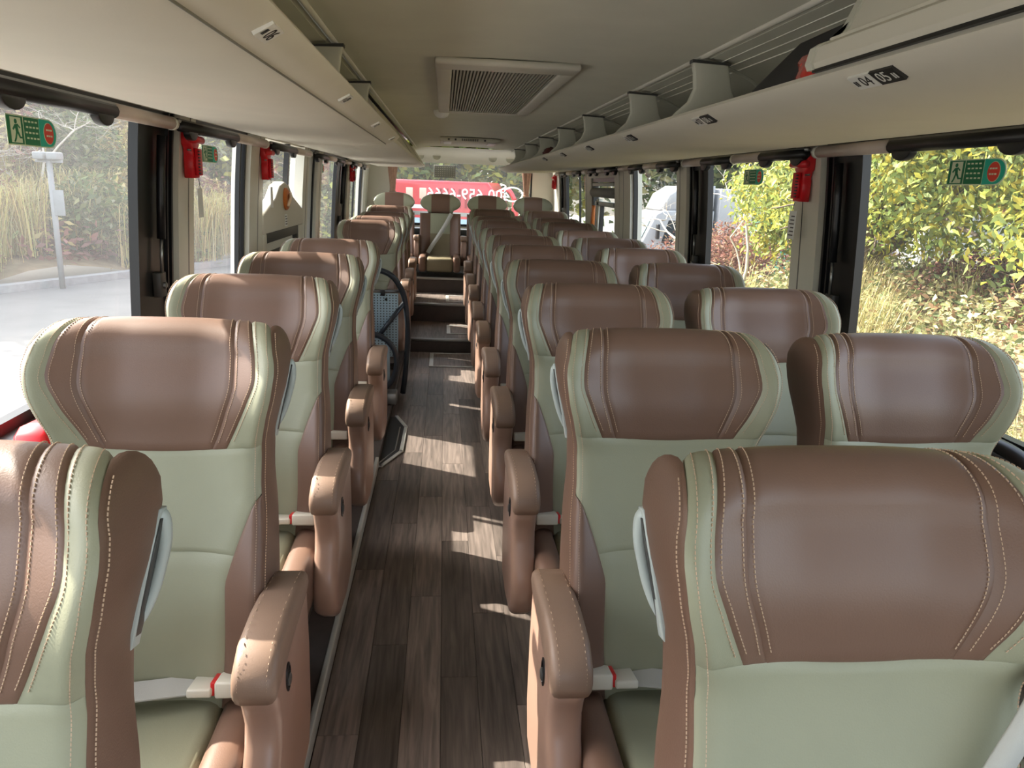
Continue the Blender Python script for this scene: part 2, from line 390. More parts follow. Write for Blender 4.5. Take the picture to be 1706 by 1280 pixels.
# middle door on the left: arched cover, round emergency opener, framed inner window
d1 = empty('door_1', (0, 0, 0), kind='structure'); d1['label'] = 'middle door on the left with an arched cover and an orange emergency opener'
xd = wx(-1, 1.3, .02)
DOORC = mat('door_cover_cream', (205, 200, 186), .5, var=.02)
arch = [(4.25, .9), (5.42, .9), (5.42, 1.30), (5.10, 1.385), (4.98, 1.45), (4.84, 1.475), (4.70, 1.45), (4.58, 1.385), (4.25, 1.30)]
prism('arched_cover', [(4.25, 1.20), (5.42, 1.20)]+arch[2:], 'x', xd-.045, xd+.02, DOORC, d1, .008)
for q in ((4.25, 4.32, .6, 1.2), (5.27, 5.42, .6, 1.2)): box('cover_side', xd-.045, xd+.018, q[0], q[1], q[2], q[3], DOORC, d1, .004)
box('frame_strip', xd-.04, xd+.012, 4.32, 5.27, 1.145, 1.20, DARKP, d1, .004); box('frame_strip', xd-.04, xd+.012, 5.21, 5.27, .6, 1.145, DARKP, d1, .004)
for q in ((4.32, 4.40, .6, 1.145), (4.96, 5.21, .6, 1.145), (4.40, 4.96, 1.09, 1.145), (4.40, 4.96, .6, .66)): box('inner_frame', xd-.045, xd-.015, q[0], q[1], q[2], q[3], TRIM, d1, .003)
for q in ((4.40, 4.425, .66, 1.09), (4.935, 4.96, .66, 1.09), (4.425, 4.935, 1.055, 1.09), (4.425, 4.935, .66, .69)): box('inner_window_frame', xd-.038, xd-.006, q[0], q[1], q[2], q[3], BLACK, d1, .003)
obj('inner_window_glass', [(xd-.02, 4.42, .68), (xd-.02, 4.94, .68), (xd-.02, 4.94, 1.06), (xd-.02, 4.42, 1.06)], [(0, 1, 2, 3)], GLASSL, d1, False)
lathe('emergency_dial', [(.066, 0), (.066, .012), (.054, .022), (.03, .022), (.028, .012), (0, .012)], mat('orange_dial', (196, 110, 48), .35), d1, 28, loc=(xd+.018, 4.84, 1.375), rot=(0, PI/2, 0))
tube('dial_handle', [(xd+.042, 4.80, 1.335), (xd+.05, 4.84, 1.375), (xd+.042, 4.885, 1.41)], .010, mat('cream_dial_handle', (226, 200, 170), .4), d1, 8)
box('dial_notice', xd+.019, xd+.022, 4.81, 4.875, 1.215, 1.285, WHITE, d1)
for i, z in enumerate((1.225, 1.24, 1.255, 1.27)): box('notice_line', xd+.0215, xd+.0228, 4.818, 4.867 if i < 3 else 4.85, z, z+.006, DARKP, d1)
V = []; Fc = []
for z in (1.2, 1.3, 1.4, 1.5, 1.6, 1.7): V += [(wx(-1, z, -.02), 4.25, z), (wx(-1, z, -.02), 5.42, z)]
obj('glass_pane', V, [(2*i, 2*i+1, 2*i+3, 2*i+2) for i in range(5)], GLASSL, d1); wall_strip('frame_strip', -1, 5.02, 5.05, 1.2, 1.7, BLACK, d1, .01, .03)
# emergency door on the right with rolled blind
d2 = empty('door_2', kind='structure'); d2['label'] = 'emergency door on the right with a grey rolled blind in its window'
xe = wx(1, 1.4, .03)
for q in ((6.10, 6.26, .85, 1.72), (7.28, 7.45, .85, 1.72)): wall_strip('door_frame', 1, q[0], q[1], q[2], q[3], TRIM, d2, .04, .08)
wall_strip('door_frame', 1, 6.26, 7.28, 1.60, 1.72, TRIM, d2, .04, .08); wall_strip('door_panel', 1, 6.26, 7.28, .85, 1.05, TRIM, d2, .03, .08)
for q in ((6.26, 6.30, 1.05, 1.60), (7.23, 7.28, 1.05, 1.60)): wall_strip('frame_strip', 1, q[0], q[1], q[2], q[3], BLACK, d2, .028, .05)
wall_strip('frame_strip', 1, 6.30, 7.23, 1.565, 1.60, BLACK, d2, .028, .05)
tube('blind_roll', [(xe, 6.31, 1.475), (xe, 7.22, 1.475)], .042, mat('grey_blind', (150, 148, 144), .6), d2, 16)
box('blind_rail', xe-.02, xe+.03, 6.31, 7.22, 1.53, 1.56, GREYP, d2, .006); box('blind_rail', xe-.01, xe+.03, 6.31, 7.1, 1.36, 1.40, GREYP, d2, .006)
box('inner_post', xe-.01, xe+.03, 6.92, 7.02, 1.05, 1.42, TRIM, d2, .004); box('inner_post', xe-.012, xe+.02, 6.80, 6.84, 1.05, 1.36, BLACK, d2)
box('door_latch', xe-.03, xe, 7.10, 7.16, 1.14, 1.36, mat('orange_dial', (196, 110, 48)), d2, .006)
V = []; Fc = []
for z in (1.05, 1.2, 1.4, 1.6): V += [(wx(1, z, -.02), 6.28, z), (wx(1, z, -.02), 7.26, z)]
obj('glass_pane', V, [(2*i+1, 2*i, 2*i+2, 2*i+3) for i in range(3)], GLASSR, d2)

# rear wall with window
wr = empty('wall_rear', kind='structure'); wr['label'] = 'rear wall around the back window'
RWX0, RWX1, RWZ0, RWZ1 = -.68, 1.10, .98, 1.78
for q in ((wx(-1, .5), RWX0, .3, 1.9), (RWX1, wx(1, .5), .3, 1.9), (RWX0, RWX1, .3, RWZ0)): box('wall_panel', q[0], q[1], YR, YR+.05, q[2], q[3], TRIM, wr)
box('ledge', RWX0, RWX1, YR-.28, YR, RWZ0-.10, RWZ0-.02, DARKP, wr, .02)
rw = empty('window_%d' % (winN+1), kind='structure'); rw['label'] = 'rear window with mirrored white lettering'
obj('glass_pane', [(RWX0, YR+.03, RWZ0), (RWX1, YR+.03, RWZ0), (RWX1, YR+.03, RWZ1), (RWX0, YR+.03, RWZ1)], [(0, 1, 2, 3)], GLASSR, rw)
for q in ((RWX0, RWX0+.02, RWZ0, RWZ1), (RWX1-.02, RWX1, RWZ0, RWZ1), (RWX0+.02, RWX1-.02, RWZ0, RWZ0+.03)): box('frame_strip', q[0], q[1], YR-.005, YR+.02, q[2], q[3], BLACK, rw)
me = text_mesh('400-659-6666', .19, .0); me.name = 'phone_number'
PNUM = bpy.data.materials.new('white_lettering'); PNUM.use_nodes = True
_n = PNUM.node_tree.nodes; _t = _n.new('ShaderNodeBsdfTranslucent'); _t.inputs[0].default_value = (.9, .93, .93, 1); _m = _n.new('ShaderNodeMixShader'); _m.inputs[0].default_value = .6
PNUM.node_tree.links.new(_n['Principled BSDF'].outputs[0], _m.inputs[1]); PNUM.node_tree.links.new(_t.outputs[0], _m.inputs[2]); PNUM.node_tree.links.new(_m.outputs[0], _n['Material Output'].inputs['Surface'])
_n['Principled BSDF'].inputs['Base Color'].default_value = (.85, .88, .88, 1)
t = link('phone_number', me, PNUM, rw, (.30, YR+.024, 1.375), (PI/2, 0, 0)); t.scale = (-.98, 1, 1)
V, Fc = tube_geo([(.86+.125*math.cos(a), YR+.024, 1.40+.085*math.sin(a)) for a in np.linspace(-2.3, 2.6, 30)], .011, 6); obj('logo_swirl', V, Fc, PNUM, rw)
me = text_mesh('S', .15, .0); t = link('logo_letter', me, PNUM, rw, (.74, YR+.024, 1.46), (PI/2, 0, 0)); t.scale = (-1.3, 1, 1)
# roof: ceiling, rear cove
ceil = sweep('ceiling', [(XC+u, z) for u, z in ((-.56, 1.885), (-.45, 1.895), (-.2, 1.905), (0, 1.908), (.2, 1.905), (.45, 1.895), (.56, 1.885), (.56, 1.93), (-.56, 1.93))], YF, 9.0, CEIL, closed=True)
tag(ceil, kind='structure'); ceil['label'] = 'pale fabric ceiling of the coach'
rf = sweep('trim_1', [(XC-1.2, 1.85), (XC-.9, 2.0), (XC, 2.04), (XC+.9, 2.0), (XC+1.2, 1.85), (XC+1.23, 1.88), (XC+.9, 2.04), (XC, 2.08), (XC-.9, 2.04), (XC-1.23, 1.88)], YF, YR+.05, SKIN, closed=True)
tag(rf, kind='structure'); rf['label'] = 'outer roof skin above the ceiling'
COVE = [(0, 8.95, 1.892), (.3, 9.35, 1.886), (.5, 9.54, 1.870), (.65, 9.66, 1.842), (.8, 9.73, 1.80), (1.0, 9.79, 1.742)]
CY, CZ = [(a, b) for a, b, c_ in COVE], [(a, c_) for a, b, c_ in COVE]
def cove(u, v): return Vector((XC+(u*2-1)*(.62+.06*v), interp(CY, v), interp(CZ, v)))
cv = gridf('trim_2', cove, [i/12 for i in range(13)], [i/12 for i in range(13)], TRIM); tag(cv, kind='structure'); cv['label'] = 'cream cove panel above the rear window'
for x in (-.30, -.10, .58, .79):
    o = lathe('round_speaker', [(.052, 0), (.052, .006), (.047, .009), (.040, .005), (0, .005)], RACKD, None, 24, loc=(x, 9.705, 1.818), rot=(math.radians(122), 0, 0))
    tag(o, {-.30: 'leftmost', -.10: 'second from left', .58: 'second from right', .79: 'rightmost'}[x]+' round cream vent in the panel above the rear window', 'vent', 'round vents above the rear window')
for sg in (-1, 1):
    tube('ceiling_rail', [(XC+sg*.535, YF, 1.887), (XC+sg*.535, 8.95, 1.887)], .0075, TRIM, ceil, 8, sx=1.3)
# front end of the body: pillars and header around the windscreen
wf = empty('wall_front', kind='structure'); wf['label'] = 'front bulkhead below the windscreen'
box('dash_panel', wx(-1, .5), wx(1, .5), YF-.06, YF, -.06, .75, WALLM, wf)
# ------------------------------------------------------------------ luggage racks
def mirror(sg, prof_): return [(XC+sg*u, z) for u, z in prof_]
UNDER = [(1.17, 1.715), (1.05, 1.700), (.99, 1.668), (.98, 1.664), (.60, 1.652), (.545, 1.654), (.495, 1.662), (.455, 1.674), (.428, 1.688), (.418, 1.700), (.424, 1.708), (.44, 1.708), (.47, 1.690), (.60, 1.680), (1.0, 1.70), (1.12, 1.74), (1.17, 1.76)]
BACKP = [(1.12, 1.725), (1.06, 1.78), (.95, 1.835), (.80, 1.862), (.70, 1.868), (.56, 1.884), (.56, 1.894), (.72, 1.885), (.9, 1.87), (1.05, 1.83), (1.17, 1.75)]
def rack(sg, y0, y1, label):
    r = empty('luggage_rack', (0, 0, 0), label=label, cat='luggage rack', group='overhead luggage racks')
    sweep('rack_tray', mirror(sg, UNDER), y0, y1, RACK, r, closed=True, ny=1)
    sweep('rack_back', mirror(sg, BACKP), y0, y1, RACKD, r, closed=True)
    # grooves of the valance
    for u, z in ((.60, 1.8795), (.64, 1.8745), (.68, 1.8695)):
        tube('valance_rib', [(XC+sg*u, y0, z), (XC+sg*u, y1, z)], .0022, TRIM, r, 5)
    # seam on the underside
    u0, u1 = .480, .4815
    x0, x1 = sorted((XC+sg*u0, XC+sg*u1))
    if sg < 0: box('underside_seam', x0, x1, y0, y1, 1.6632, 1.667, SHELL, r)
    return r
rR = rack(1, YF, 9.35, 'long cream overhead luggage rack above the right seats with open dividers')
rL = rack(-1, YF, 3.70, 'cream overhead luggage rack above the near left seats')
# rounded end of the left rack and the closed locker behind it
LOCK = [(1.10, 1.715), (1.0, 1.672), (.62, 1.672), (.50, 1.676), (.455, 1.686), (.448, 1.70), (.56, 1.862), (.58, 1.885), (1.0, 1.90), (1.10, 1.80)]
lk = empty('overhead_locker', label='closed cream overhead locker at the rear left behind the open rack', cat='locker')
sweep('locker_body', mirror(-1, LOCK), 3.72, 9.55, RACK, lk, closed=True)
for y in (5.6, 7.5): sweep('locker_seam', mirror(-1, [(.4465, 1.70), (.4475, 1.697), (.562, 1.862), (.5605, 1.865)]), y, y+.006, DARKP, lk, closed=True)
# dividers
def divider(sg, y, par):
    o = [(.590, 1.690), (.485, 1.700), (.455, 1.712), (.475, 1.735), (.505, 1.762), (.520, 1.80), (.515, 1.845), (.507, 1.872), (.52, 1.878), (.60, 1.872), (.615, 1.868), (.632, 1.80), (.66, 1.745), (.70, 1.70)]
    d = prism('divider', [(XC+sg*u, z) for u, z in o], 'y', y-.014, y+.014, RACKD, par, .005)
    prism('divider_cap', [(XC+sg*u, z) for u, z in ((.505, 1.870), (.62, 1.866), (.622, 1.872), (.505, 1.879))], 'y', y-.016, y+.016, DARKP, d)
    pts = bez([(XC+sg*.62, y+.02, 1.866), (XC+sg*.72, y+.06, 1.835), (XC+sg*.80, y+.09, 1.78), (XC+sg*.84, y+.10, 1.70)], 5)
    tube('rack_joint_bead', pts, .006, RACKD, d, 5)
for y in (2.36, 3.16, 4.20, 5.14, 6.15, 7.21, 8.3): divider(1, y, rR)
for y in (.4, 1.40, 2.42, 3.25): divider(-1, y, rL)
for y in (1.7, 2.75, 3.6):
    box('rack_clip', XC+.66, XC+.72, y, y+.08, 1.80, 1.806, GREYP, rR, .002, rot=None)
# closed lid section at the near right
lid = empty('locker_lid', label='closed cream lid section of the near right luggage rack', cat='lid')
LIDP = [(.417, 1.712), (.412, 1.722), (.418, 1.748), (.432, 1.757), (.455, 1.764), (.468, 1.780), (.490, 1.83), (.530, 1.872), (.552, 1.884), (.57, 1.878), (.51, 1.83), (.49, 1.785), (.47, 1.772), (.44, 1.765), (.43, 1.712)]
sweep('lid_front', mirror(1, LIDP), YF, 1.36, RACK, lid, closed=True)
sweep('lid_end_trim', mirror(1, [(u-.004, z) for u, z in LIDP[:9]]+[(.62, 1.87), (.60, 1.72)]), 1.352, 1.375, RACKD, lid, closed=True)
sweep('lid_seal', mirror(1, [(.415, 1.7075), (.432, 1.7075), (.432, 1.713), (.4155, 1.713)]), YF, 1.36, BLACK, lid, closed=True)
# seat number plates
NUMW = mat('plate_white', (226, 226, 220), .5); NUMB = mat('plate_black', (22, 22, 22), .5)
def digit_plate(sg, y, txt, par, dark):
    """small printed plate on the rounded rack edge; text reads towards the front"""
    u, z = .440, 1.6815; ang = math.atan2(.014, .027)
    fx = -sg
    nrm = Vector((fx*math.sin(ang), 0, -math.cos(ang))).normalized() if True else None
    nrm = Vector((fx*.50, 0, -.866)); yv = Vector((0, 1, 0)); right = Vector((0, -1 if sg > 0 else 1, 0)) ; up = nrm.cross(right)
    M = Matrix((right, up, nrm)).transposed().to_4x4(); M.translation = Vector((XC+sg*u, y, z))+nrm*.0022
    w_, h_ = .062, .030
    V = [M @ Vector(p) for p in ((-w_/2, -h_/2, -.004), (w_/2, -h_/2, -.004), (w_/2, h_/2, -.004), (-w_/2, h_/2, -.004), (-w_/2, -h_/2, .002), (w_/2, -h_/2, .002), (w_/2, h_/2, .002), (-w_/2, h_/2, .002))]
    Fc = [(0, 3, 2, 1), (4, 5, 6, 7), (0, 1, 5, 4), (1, 2, 6, 5), (2, 3, 7, 6), (3, 0, 4, 7)]
    p = obj('number_plate', V, Fc, NUMB if dark else NUMW, par, False)
    me = text_mesh(txt, .030, .0002); me.transform(M @ Matrix.Translation((-.008 if dark else .008, 0, .0024))); link('number', me, NUMW if dark else NUMB, p)
    me2 = bpy.data.meshes.new('seat_icon'); sx_ = 1 if dark else -1; q = [(.0155, -.007), (.0195, -.007), (.0195, .005), (.0155, .005), (.0215, -.007), (.0255, -.007), (.0255, .005), (.0215, .005)]
    me2.from_pydata([M @ Vector((sx_*a, b, .0026)) for a, b in q], [], [(0, 1, 2, 3), (4, 5, 6, 7)]); link('seat_icon', me2, NUMW if dark else NUMB, p)
for i in range(6):
    y = 1.19+.8*i
    digit_plate(1, y+.032, '%02d' % (4+3*i), rR, False); digit_plate(1, y-.032, '%02d' % (5+3*i), rR, True)
for i in range(4): digit_plate(-1, 1.09+.8*i, '%02d' % (6+3*i), rL if 1.09+.8*i < 3.6 else lk, False)
# things lying in the right rack
BAGM = mat('black_folder', (28, 28, 28), .6)
f = prism('document_folder', [(-.16, 0), (.17, 0), (.17, .03), (-.02, .095), (-.16, .105)], 'x', -.010, .010, BAGM, None, .004, loc=(.685, 1.535, 1.690), rot=(0, math.radians(-8), math.radians(6)))
tag(f, 'black folder leaning in the right rack beside the closed lid', 'folder')
def blob(name, loc, sc, m, label, cat, seed):
    rg = np.random.default_rng(seed); bm = bmesh.new(); bmesh.ops.create_icosphere(bm, subdivisions=3, radius=1)
    ph = rg.uniform(0, 6, 6)
    for v in bm.verts:
        d = 1+.12*math.sin(5*v.co.x+ph[0])*math.sin(6*v.co.y+ph[1])+.08*math.sin(9*v.co.z+ph[2]+4*v.co.x)
        v.co = Vector((v.co.x*sc[0]*d, v.co.y*sc[1]*d, max(-.55, v.co.z)*sc[2]*d))
    o = from_bm(name, bm, m, None, True, loc); return tag(o, label, cat)
REDW = mat('red_wrapped_plastic', (196, 52, 44), .15, var=.55, vscale=14, coat=.6)
blob('red_package', (.663, 1.425, 1.716), (.020, .070, .046), REDW, 'red package in clear plastic beside the black folder', 'package', 3)
blob('red_cloth_bundle', (.72, 5.45, 1.72), (.05, .12, .05), mat('maroon_cloth', (92, 42, 40), .8, var=.3, vscale=20), 'small maroon bundle lying far back in the right rack', 'bundle', 5)

# ------------------------------------------------------------------ ceiling fittings
v = empty('ceiling_grille', (.205, 3.64, 1.905), label='large slatted air return grille in the ceiling', cat='air grille')
for q in ((-.245, .245, -.93, -.80), (-.245, .245, .80, .88), (-.245, -.185, -.80, .80), (.185, .245, -.80, .80)):
    box('grille_frame', q[0], q[1], q[2], q[3], -.024, .0, TRIM, v, .008)
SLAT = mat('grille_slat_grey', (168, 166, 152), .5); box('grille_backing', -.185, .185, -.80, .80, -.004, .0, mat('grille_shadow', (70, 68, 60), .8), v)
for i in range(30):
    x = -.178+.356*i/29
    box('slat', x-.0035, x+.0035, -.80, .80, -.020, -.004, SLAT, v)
o = lathe('dome_sensor', [(.045, 0), (.045, -.012), (.036, -.030), (.018, -.040), (.0, -.042)], WHITE, None, 20, loc=(-.025, 4.62, 1.902)); tag(o, 'small white dome sensor on the ceiling beside the grille', 'sensor')
v2 = empty('ceiling_console', (.22, 7.4, 1.902), label='narrow white ceiling console with vents near the rear', cat='console')
box('console_body', -.27, .27, -.30, .30, -.035, .0, TRIM, v2, .01)
for x in (-.2, .2): box('console_light', x-.035, x+.035, -.27, .2, -.040, -.034, WHITE, v2, .003)
for i in range(9): box('console_slot', -.075+.017*i, -.067+.017*i, -.305, -.29, -.030, -.010, DARKP, v2)
for x in (-.19, -.13, .13): box('console_button', x-.008, x+.008, -.306, -.295, -.028, -.012, DARKP, v2, .002)

# ------------------------------------------------------------------ roller blinds above the windows
CLEARP = mat('translucent_cover', (206, 196, 182), .25, var=.08); PINKP = mat('rosy_blind_cover', (190, 176, 164), .3, var=.1)
def blind(sg, y0, y1, label):
    b = empty('roller_blind', (wx(sg, 1.66, .075), (y0+y1)/2, 1.655), label=label, cat='blind', group='window blinds'); L = (y1-y0)/2
    n = max(1, round((y1-y0)/1.0)); seg = 2*L/n
    x0, x1 = -.022, .022
    tube('blind_rail', [(.0, -L, .016), (.0, L, .016)], .008, METAL, b, 6)
    for i in range(n):
        a = -L+i*seg
        tube('blind_roll', [(0, a+.02, .0), (0, a+seg*.56, .0)], .019, BLACK, b, 10)
        tube('blind_cover', [(0, a+seg*.57, .002), (0, a+seg*.97, .002)], .020, PINKP, b, 10)
        for q in (.10, .50):
            yc = a+seg*q
            prism('blind_knob', [(yc+.050*math.cos(t_), -.012-.030*math.sin(t_)) for t_ in np.linspace(0, PI, 9)], 'x', -.012, .012, BLACK, b, .003)
        tube('cover_end', [(0, a+seg*.965, .002), (0, a+seg*.985, .002)], .0215, TRIM, b, 10)
nm = ['nearest', 'second', 'third', 'fourth', 'fifth']
for i, (y0, y1) in enumerate(((-.6, 2.75), (2.78, 4.1), (4.2, 5.4), (5.6, 7.6), (7.7, 9.4))): blind(-1, y0, y1, nm[i]+' black and rosy roller blind above the left windows')
for i, (y0, y1) in enumerate(((-.6, 2.75), (2.8, 4.3), (4.4, 5.9), (6.0, 7.5), (7.6, 9.3))): blind(1, y0, y1, nm[i]+' black and rosy roller blind above the right windows')

# ------------------------------------------------------------------ safety equipment
def hammer(sg, y, label, paper):
    h = empty('hammer_box', (wx(sg, 1.55, .040), y, 1.57), label=label, cat='hammer box', group='red emergency hammer holders'); fx = -sg
    out_ = [(-.036, -.085), (.036, -.085), (.036, -.01), (.030, .0), (.036, .02), (.050, .030), (.052, .072), (.034, .088), (-.036, .088), (-.052, .074), (-.050, .030), (-.036, .02), (-.030, 0), (-.036, -.01)]
    x0, x1 = sorted((0, fx*.035)); prism('holder_body', out_, 'x', x0, x1, REDP, h, .006)
    x0, x1 = sorted((fx*.034, fx*.052)); prism('hammer_grip', [(-.022, -.075), (.022, -.075), (.022, .02), (-.022, .02)], 'x', x0, x1, REDP, h, .006)
    for i in range(8): 
        x0, x1 = sorted((fx*.050, fx*.0545)); box('grip_notch', x0, x1, -.026, -.012, -.07+.011*i, -.065+.011*i, BLACK, h)
    tube('hammer_head', [(fx*.040, -.058, .05), (fx*.040, .058, .05)], .014, REDP, h, 10)
    tube('hammer_spike', [(fx*.03, -.07, .012), (fx*.03, -.04, .012)], .004, METAL, h, 6)
    if paper:
        tube('tag_string', [(fx*.04, 0, -.085), (fx*.042, .005, -.12)], .0012, DARKP, h, 5)
        p = box('paper_tag', fx*.040, fx*.0415, -.026, .03, -.225, -.12, WHITE, h)
        if paper > 1:
            for i in range(6): 
                x0, x1 = sorted((fx*.0413, fx*.0420)); box('tag_line', x0, x1, -.018, .022-.006*(i % 3), -.212+.014*i, -.208+.014*i, DARKP, p)
hammer(-1, 2.99, 'red emergency hammer holder on the first left pillar with blank card', 1); hammer(-1, 4.20, 'red emergency hammer holder beside the middle door', 1)
hammer(-1, 8.0, 'red emergency hammer holder on the rear left pillar', 0); hammer(1, 2.87, 'red emergency hammer holder on the first right pillar with printed tag', 2)
hammer(1, 9.60, 'red emergency hammer holder in the rear right corner', 0)
# exit stickers on the glass
GRN = mat('sign_green', (0, 118, 72), .4, var=.02); TEAL = mat('sign_teal', (20, 186, 160), .4, var=.02); SIGNW = mat('sign_pale', (222, 232, 200), .5, var=.02); ORNG = mat('sign_red', (226, 66, 44), .4, var=.02)
def sticker(sg, y, label):
    """width .215 along y, running figure at the front-left of the reader"""
    s_ = empty('exit_sticker', (wx(sg, 1.585, -.012), y, 1.583), label=label, cat='sign', group='green exit stickers')
    fx = -sg; rd = 1 if sg < 0 else -1   # reader's right in +y for the left wall
    L = .115; H = .034
    def fl(nm, poly, d, m, par=s_):
        x0, x1 = sorted((fx*(d-.0008), fx*d)); return prism(nm, [(rd*a, b) for a, b in poly], 'x', x0, x1, m, par)
    arc = [(L-.036+.036*math.cos(a), H*math.sin(a)) for a in np.linspace(-PI/2, PI/2, 12)]
    fl('sticker_base', [(-L, -H), ]+arc+[(-L, H)], .001, SIGNW)
    fl('green_field', [(-L+.003, -H+.003), (.028, -H+.003), (.028, H-.003), (-L+.003, H-.003)], .002, GRN)
    fl('teal_field', [(.031, -H+.002)]+[(.002+L-.040+.034*math.cos(a), (H-.003)*math.sin(a)) for a in np.linspace(-PI/2, PI/2, 12)]+[(.031, H-.002)], .002, TEAL)
    fl('doorway', [(-.100, -H+.006), (-.055, -H+.006), (-.055, H-.006), (-.100, H-.006)], .003, SIGNW)
    fl('divider_line', [(-.045, -H+.003), (-.0435, -H+.003), (-.0435, H-.003), (-.045, H-.003)], .003, SIGNW)
    man = empty('running_figure'); man.parent = s_
    fl('head', [(-.079+.0055*math.cos(a), .019+.0055*math.sin(a)) for a in np.linspace(0, 2*PI, 12)[:-1]], .004, GRN, man)
    for P in ([(-.084, .012), (-.073, .013), (-.070, -.004), (-.080, -.006)], [(-.084, .012), (-.094, .002), (-.091, -.001), (-.081, .007)], [(-.075, .012), (-.064, .004), (-.060, .006), (-.072, .014)],
              [(-.080, -.004), (-.086, -.018), (-.092, -.026), (-.087, -.027), (-.081, -.019), (-.075, -.005)], [(-.078, -.004), (-.069, -.004), (-.063, -.014), (-.053, -.014), (-.053, -.018), (-.066, -.018), (-.073, -.009)]):
        fl('limb', P, .004, GRN, man)
    for j in range(4):
        for i in range(4): 
            a = -.036+.0155*i+(.004 if j % 2 else 0); b = .020-.0125*j
            fl('print_mark', [(a, b), (a+.009, b), (a+.009, b+.004), (a, b+.004)], .003, SIGNW)
    fl('red_disc', [(.072+.024*math.cos(a), .026*math.sin(a)) for a in np.linspace(0, 2*PI, 24)[:-1]], .003, SIGNW); fl('red_disc', [(.072+.0225*math.cos(a), .0245*math.sin(a)) for a in np.linspace(0, 2*PI, 24)[:-1]], .004, ORNG)
    for j in range(2):
        for i in range(3): fl('print_mark', [(.058+.010*i, .006-.014*j), (.065+.010*i, .006-.014*j), (.065+.010*i, .010-.014*j), (.058+.010*i, .010-.014*j)], .005, SIGNW)
    return s_
sticker(-1, 2.02, 'green exit sticker on the nearest left window'); sticker(-1, 3.46, 'green exit sticker on the second left window'); sticker(-1, 6.5, 'green exit sticker on the left window behind the middle door')
sticker(1, 2.0, 'green exit sticker on the nearest right window'); sticker(1, 3.52, 'green exit sticker on the second right window'); sticker(1, 6.5, 'green exit sticker on the emergency door window')
# red alarm box low on the left sill
rb = empty('alarm_box', (-.915, 1.785, .850), label='red plastic alarm box with printed label low at the left window', cat='box')
prism('box_body', [(-.10, 0), (.12, 0), (.12, .075), (-.05, .085), (-.08, .07), (-.095, .03)], 'x', -.035, .035, REDP, rb, .01)
prism('box_flange', [(-.125, -.006), (.13, -.006), (.13, .004), (-.125, .004)], 'x', -.04, .045, REDP, rb, .002)
for q in ((0.0, .045), (.05, .10)):
    lb = box('printed_label', .0345, .0365, q[0], q[1], .012, .066, mat('label_rose', (222, 150, 150), .5), rb); box('label_panel', .0360, .0372, q[0]+.004, q[1]-.004, .028, .046, BLACK, lb)
    for z in (.032, .039): box('label_mark', .0370, .0376, q[0]+.010, q[1]-.010, z, z+.003, WHITE, lb)
    for z in (.017, .051, .058): box('label_mark', .0362, .0370, q[0]+.006, q[1]-.008, z, z+.003, REDP, lb)
tube('box_latch', [(.02, -.115, .0), (.035, -.12, -.01), (.045, -.11, -.012)], .006, REDP, rb, 6)
# curved black armrest of the window ledge at the right
o = tube('window_handle', bez([(1.355, 1.50, .905), (1.345, 1.62, .935), (1.345, 1.80, .925), (1.36, 1.92, .885)], 6), .018, BLACK, None, 10, sx=1.3); tag(o, 'black curved handle at the sill of the near right window', 'handle')

# ------------------------------------------------------------------ stairwell guard rail
RAILM = mat('rail_black_coating', (42, 46, 52), .35, var=.05); PERF = mat('perforated_panel_blue', (150, 172, 182), .45, .2, var=.05)
gr = empty('guard_rail', (0, 0, 0), label='black tubular guard rail with perforated panel at the stairwell', cat='guard rail')
xr = -.30
tube('top_rail', bez([(-.90, 5.30, .93), (-.60, 5.30, .93), (-.443, 5.30, .915), (-.341, 5.31, .866), (-.275, 5.36, .74), (-.25, 5.38, .58), (-.245, 5.40, .42), (-.258, 5.40, .2), (-.28, 5.40, .02)], 6), .020, RAILM, gr, 10)
tube('cross_rail', [(-.92, 5.33, .765), (-.29, 5.35, .765)], .012, METAL, gr, 8)
tube('brace_rail', [(-.265, 5.37, .69), (-.47, 5.28, .42)], .017, RAILM, gr, 8)
tube('lower_rail', bez([(-.70, 5.02, .54), (-.45, 5.00, .53), (-.33, 5.0, .45), (-.300, 5.0, .33), (-.34, 5.0, .20), (-.44, 5.0, .12)], 6), .018, RAILM, gr, 10)
# panel with real perforations as raised dark studs (holes)
pn = box('perforated_panel', -.87, -.31, 5.345, 5.352, .30, .75, PERF, gr, .002)
V = []; Fc = []
for i in range(26):
    for j in range(24):
        x = -.855+.0212*i; z = .312+.0184*j; b = len(V)
        V += [(x+.005*math.cos(k_*PI/3), 5.3445, z+.005*math.sin(k_*PI/3)) for k_ in range(6)]; Fc.append(tuple(range(b, b+6)))
obj('panel_hole', V, Fc, DARKP, pn, False, kind='stuff')
pl = box('perforated_panel', -.70, -.345, 5.01, 5.016, .16, .50, PERF, gr, .002)
V = []; Fc = []
for i in range(15):
    for j in range(18):
        x = -.685+.0222*i; z = .172+.0182*j; b = len(V)
        V += [(x+.005*math.cos(k_*PI/3), 5.0095, z+.005*math.sin(k_*PI/3)) for k_ in range(6)]; Fc.append(tuple(range(b, b+6)))
obj('panel_hole', V, Fc, DARKP, pl, False, kind='stuff')
box('panel_clamp', -.43, -.40, 5.32, 5.346, .735, .775, BLACK, gr, .003); box('panel_clamp', -.40, -.385, 5.338, 5.346, .70, .715, BLACK, gr, .002)
box('foot_bracket', -.42, -.30, 4.98, 5.1, .05, .13, METAL, gr, .006)
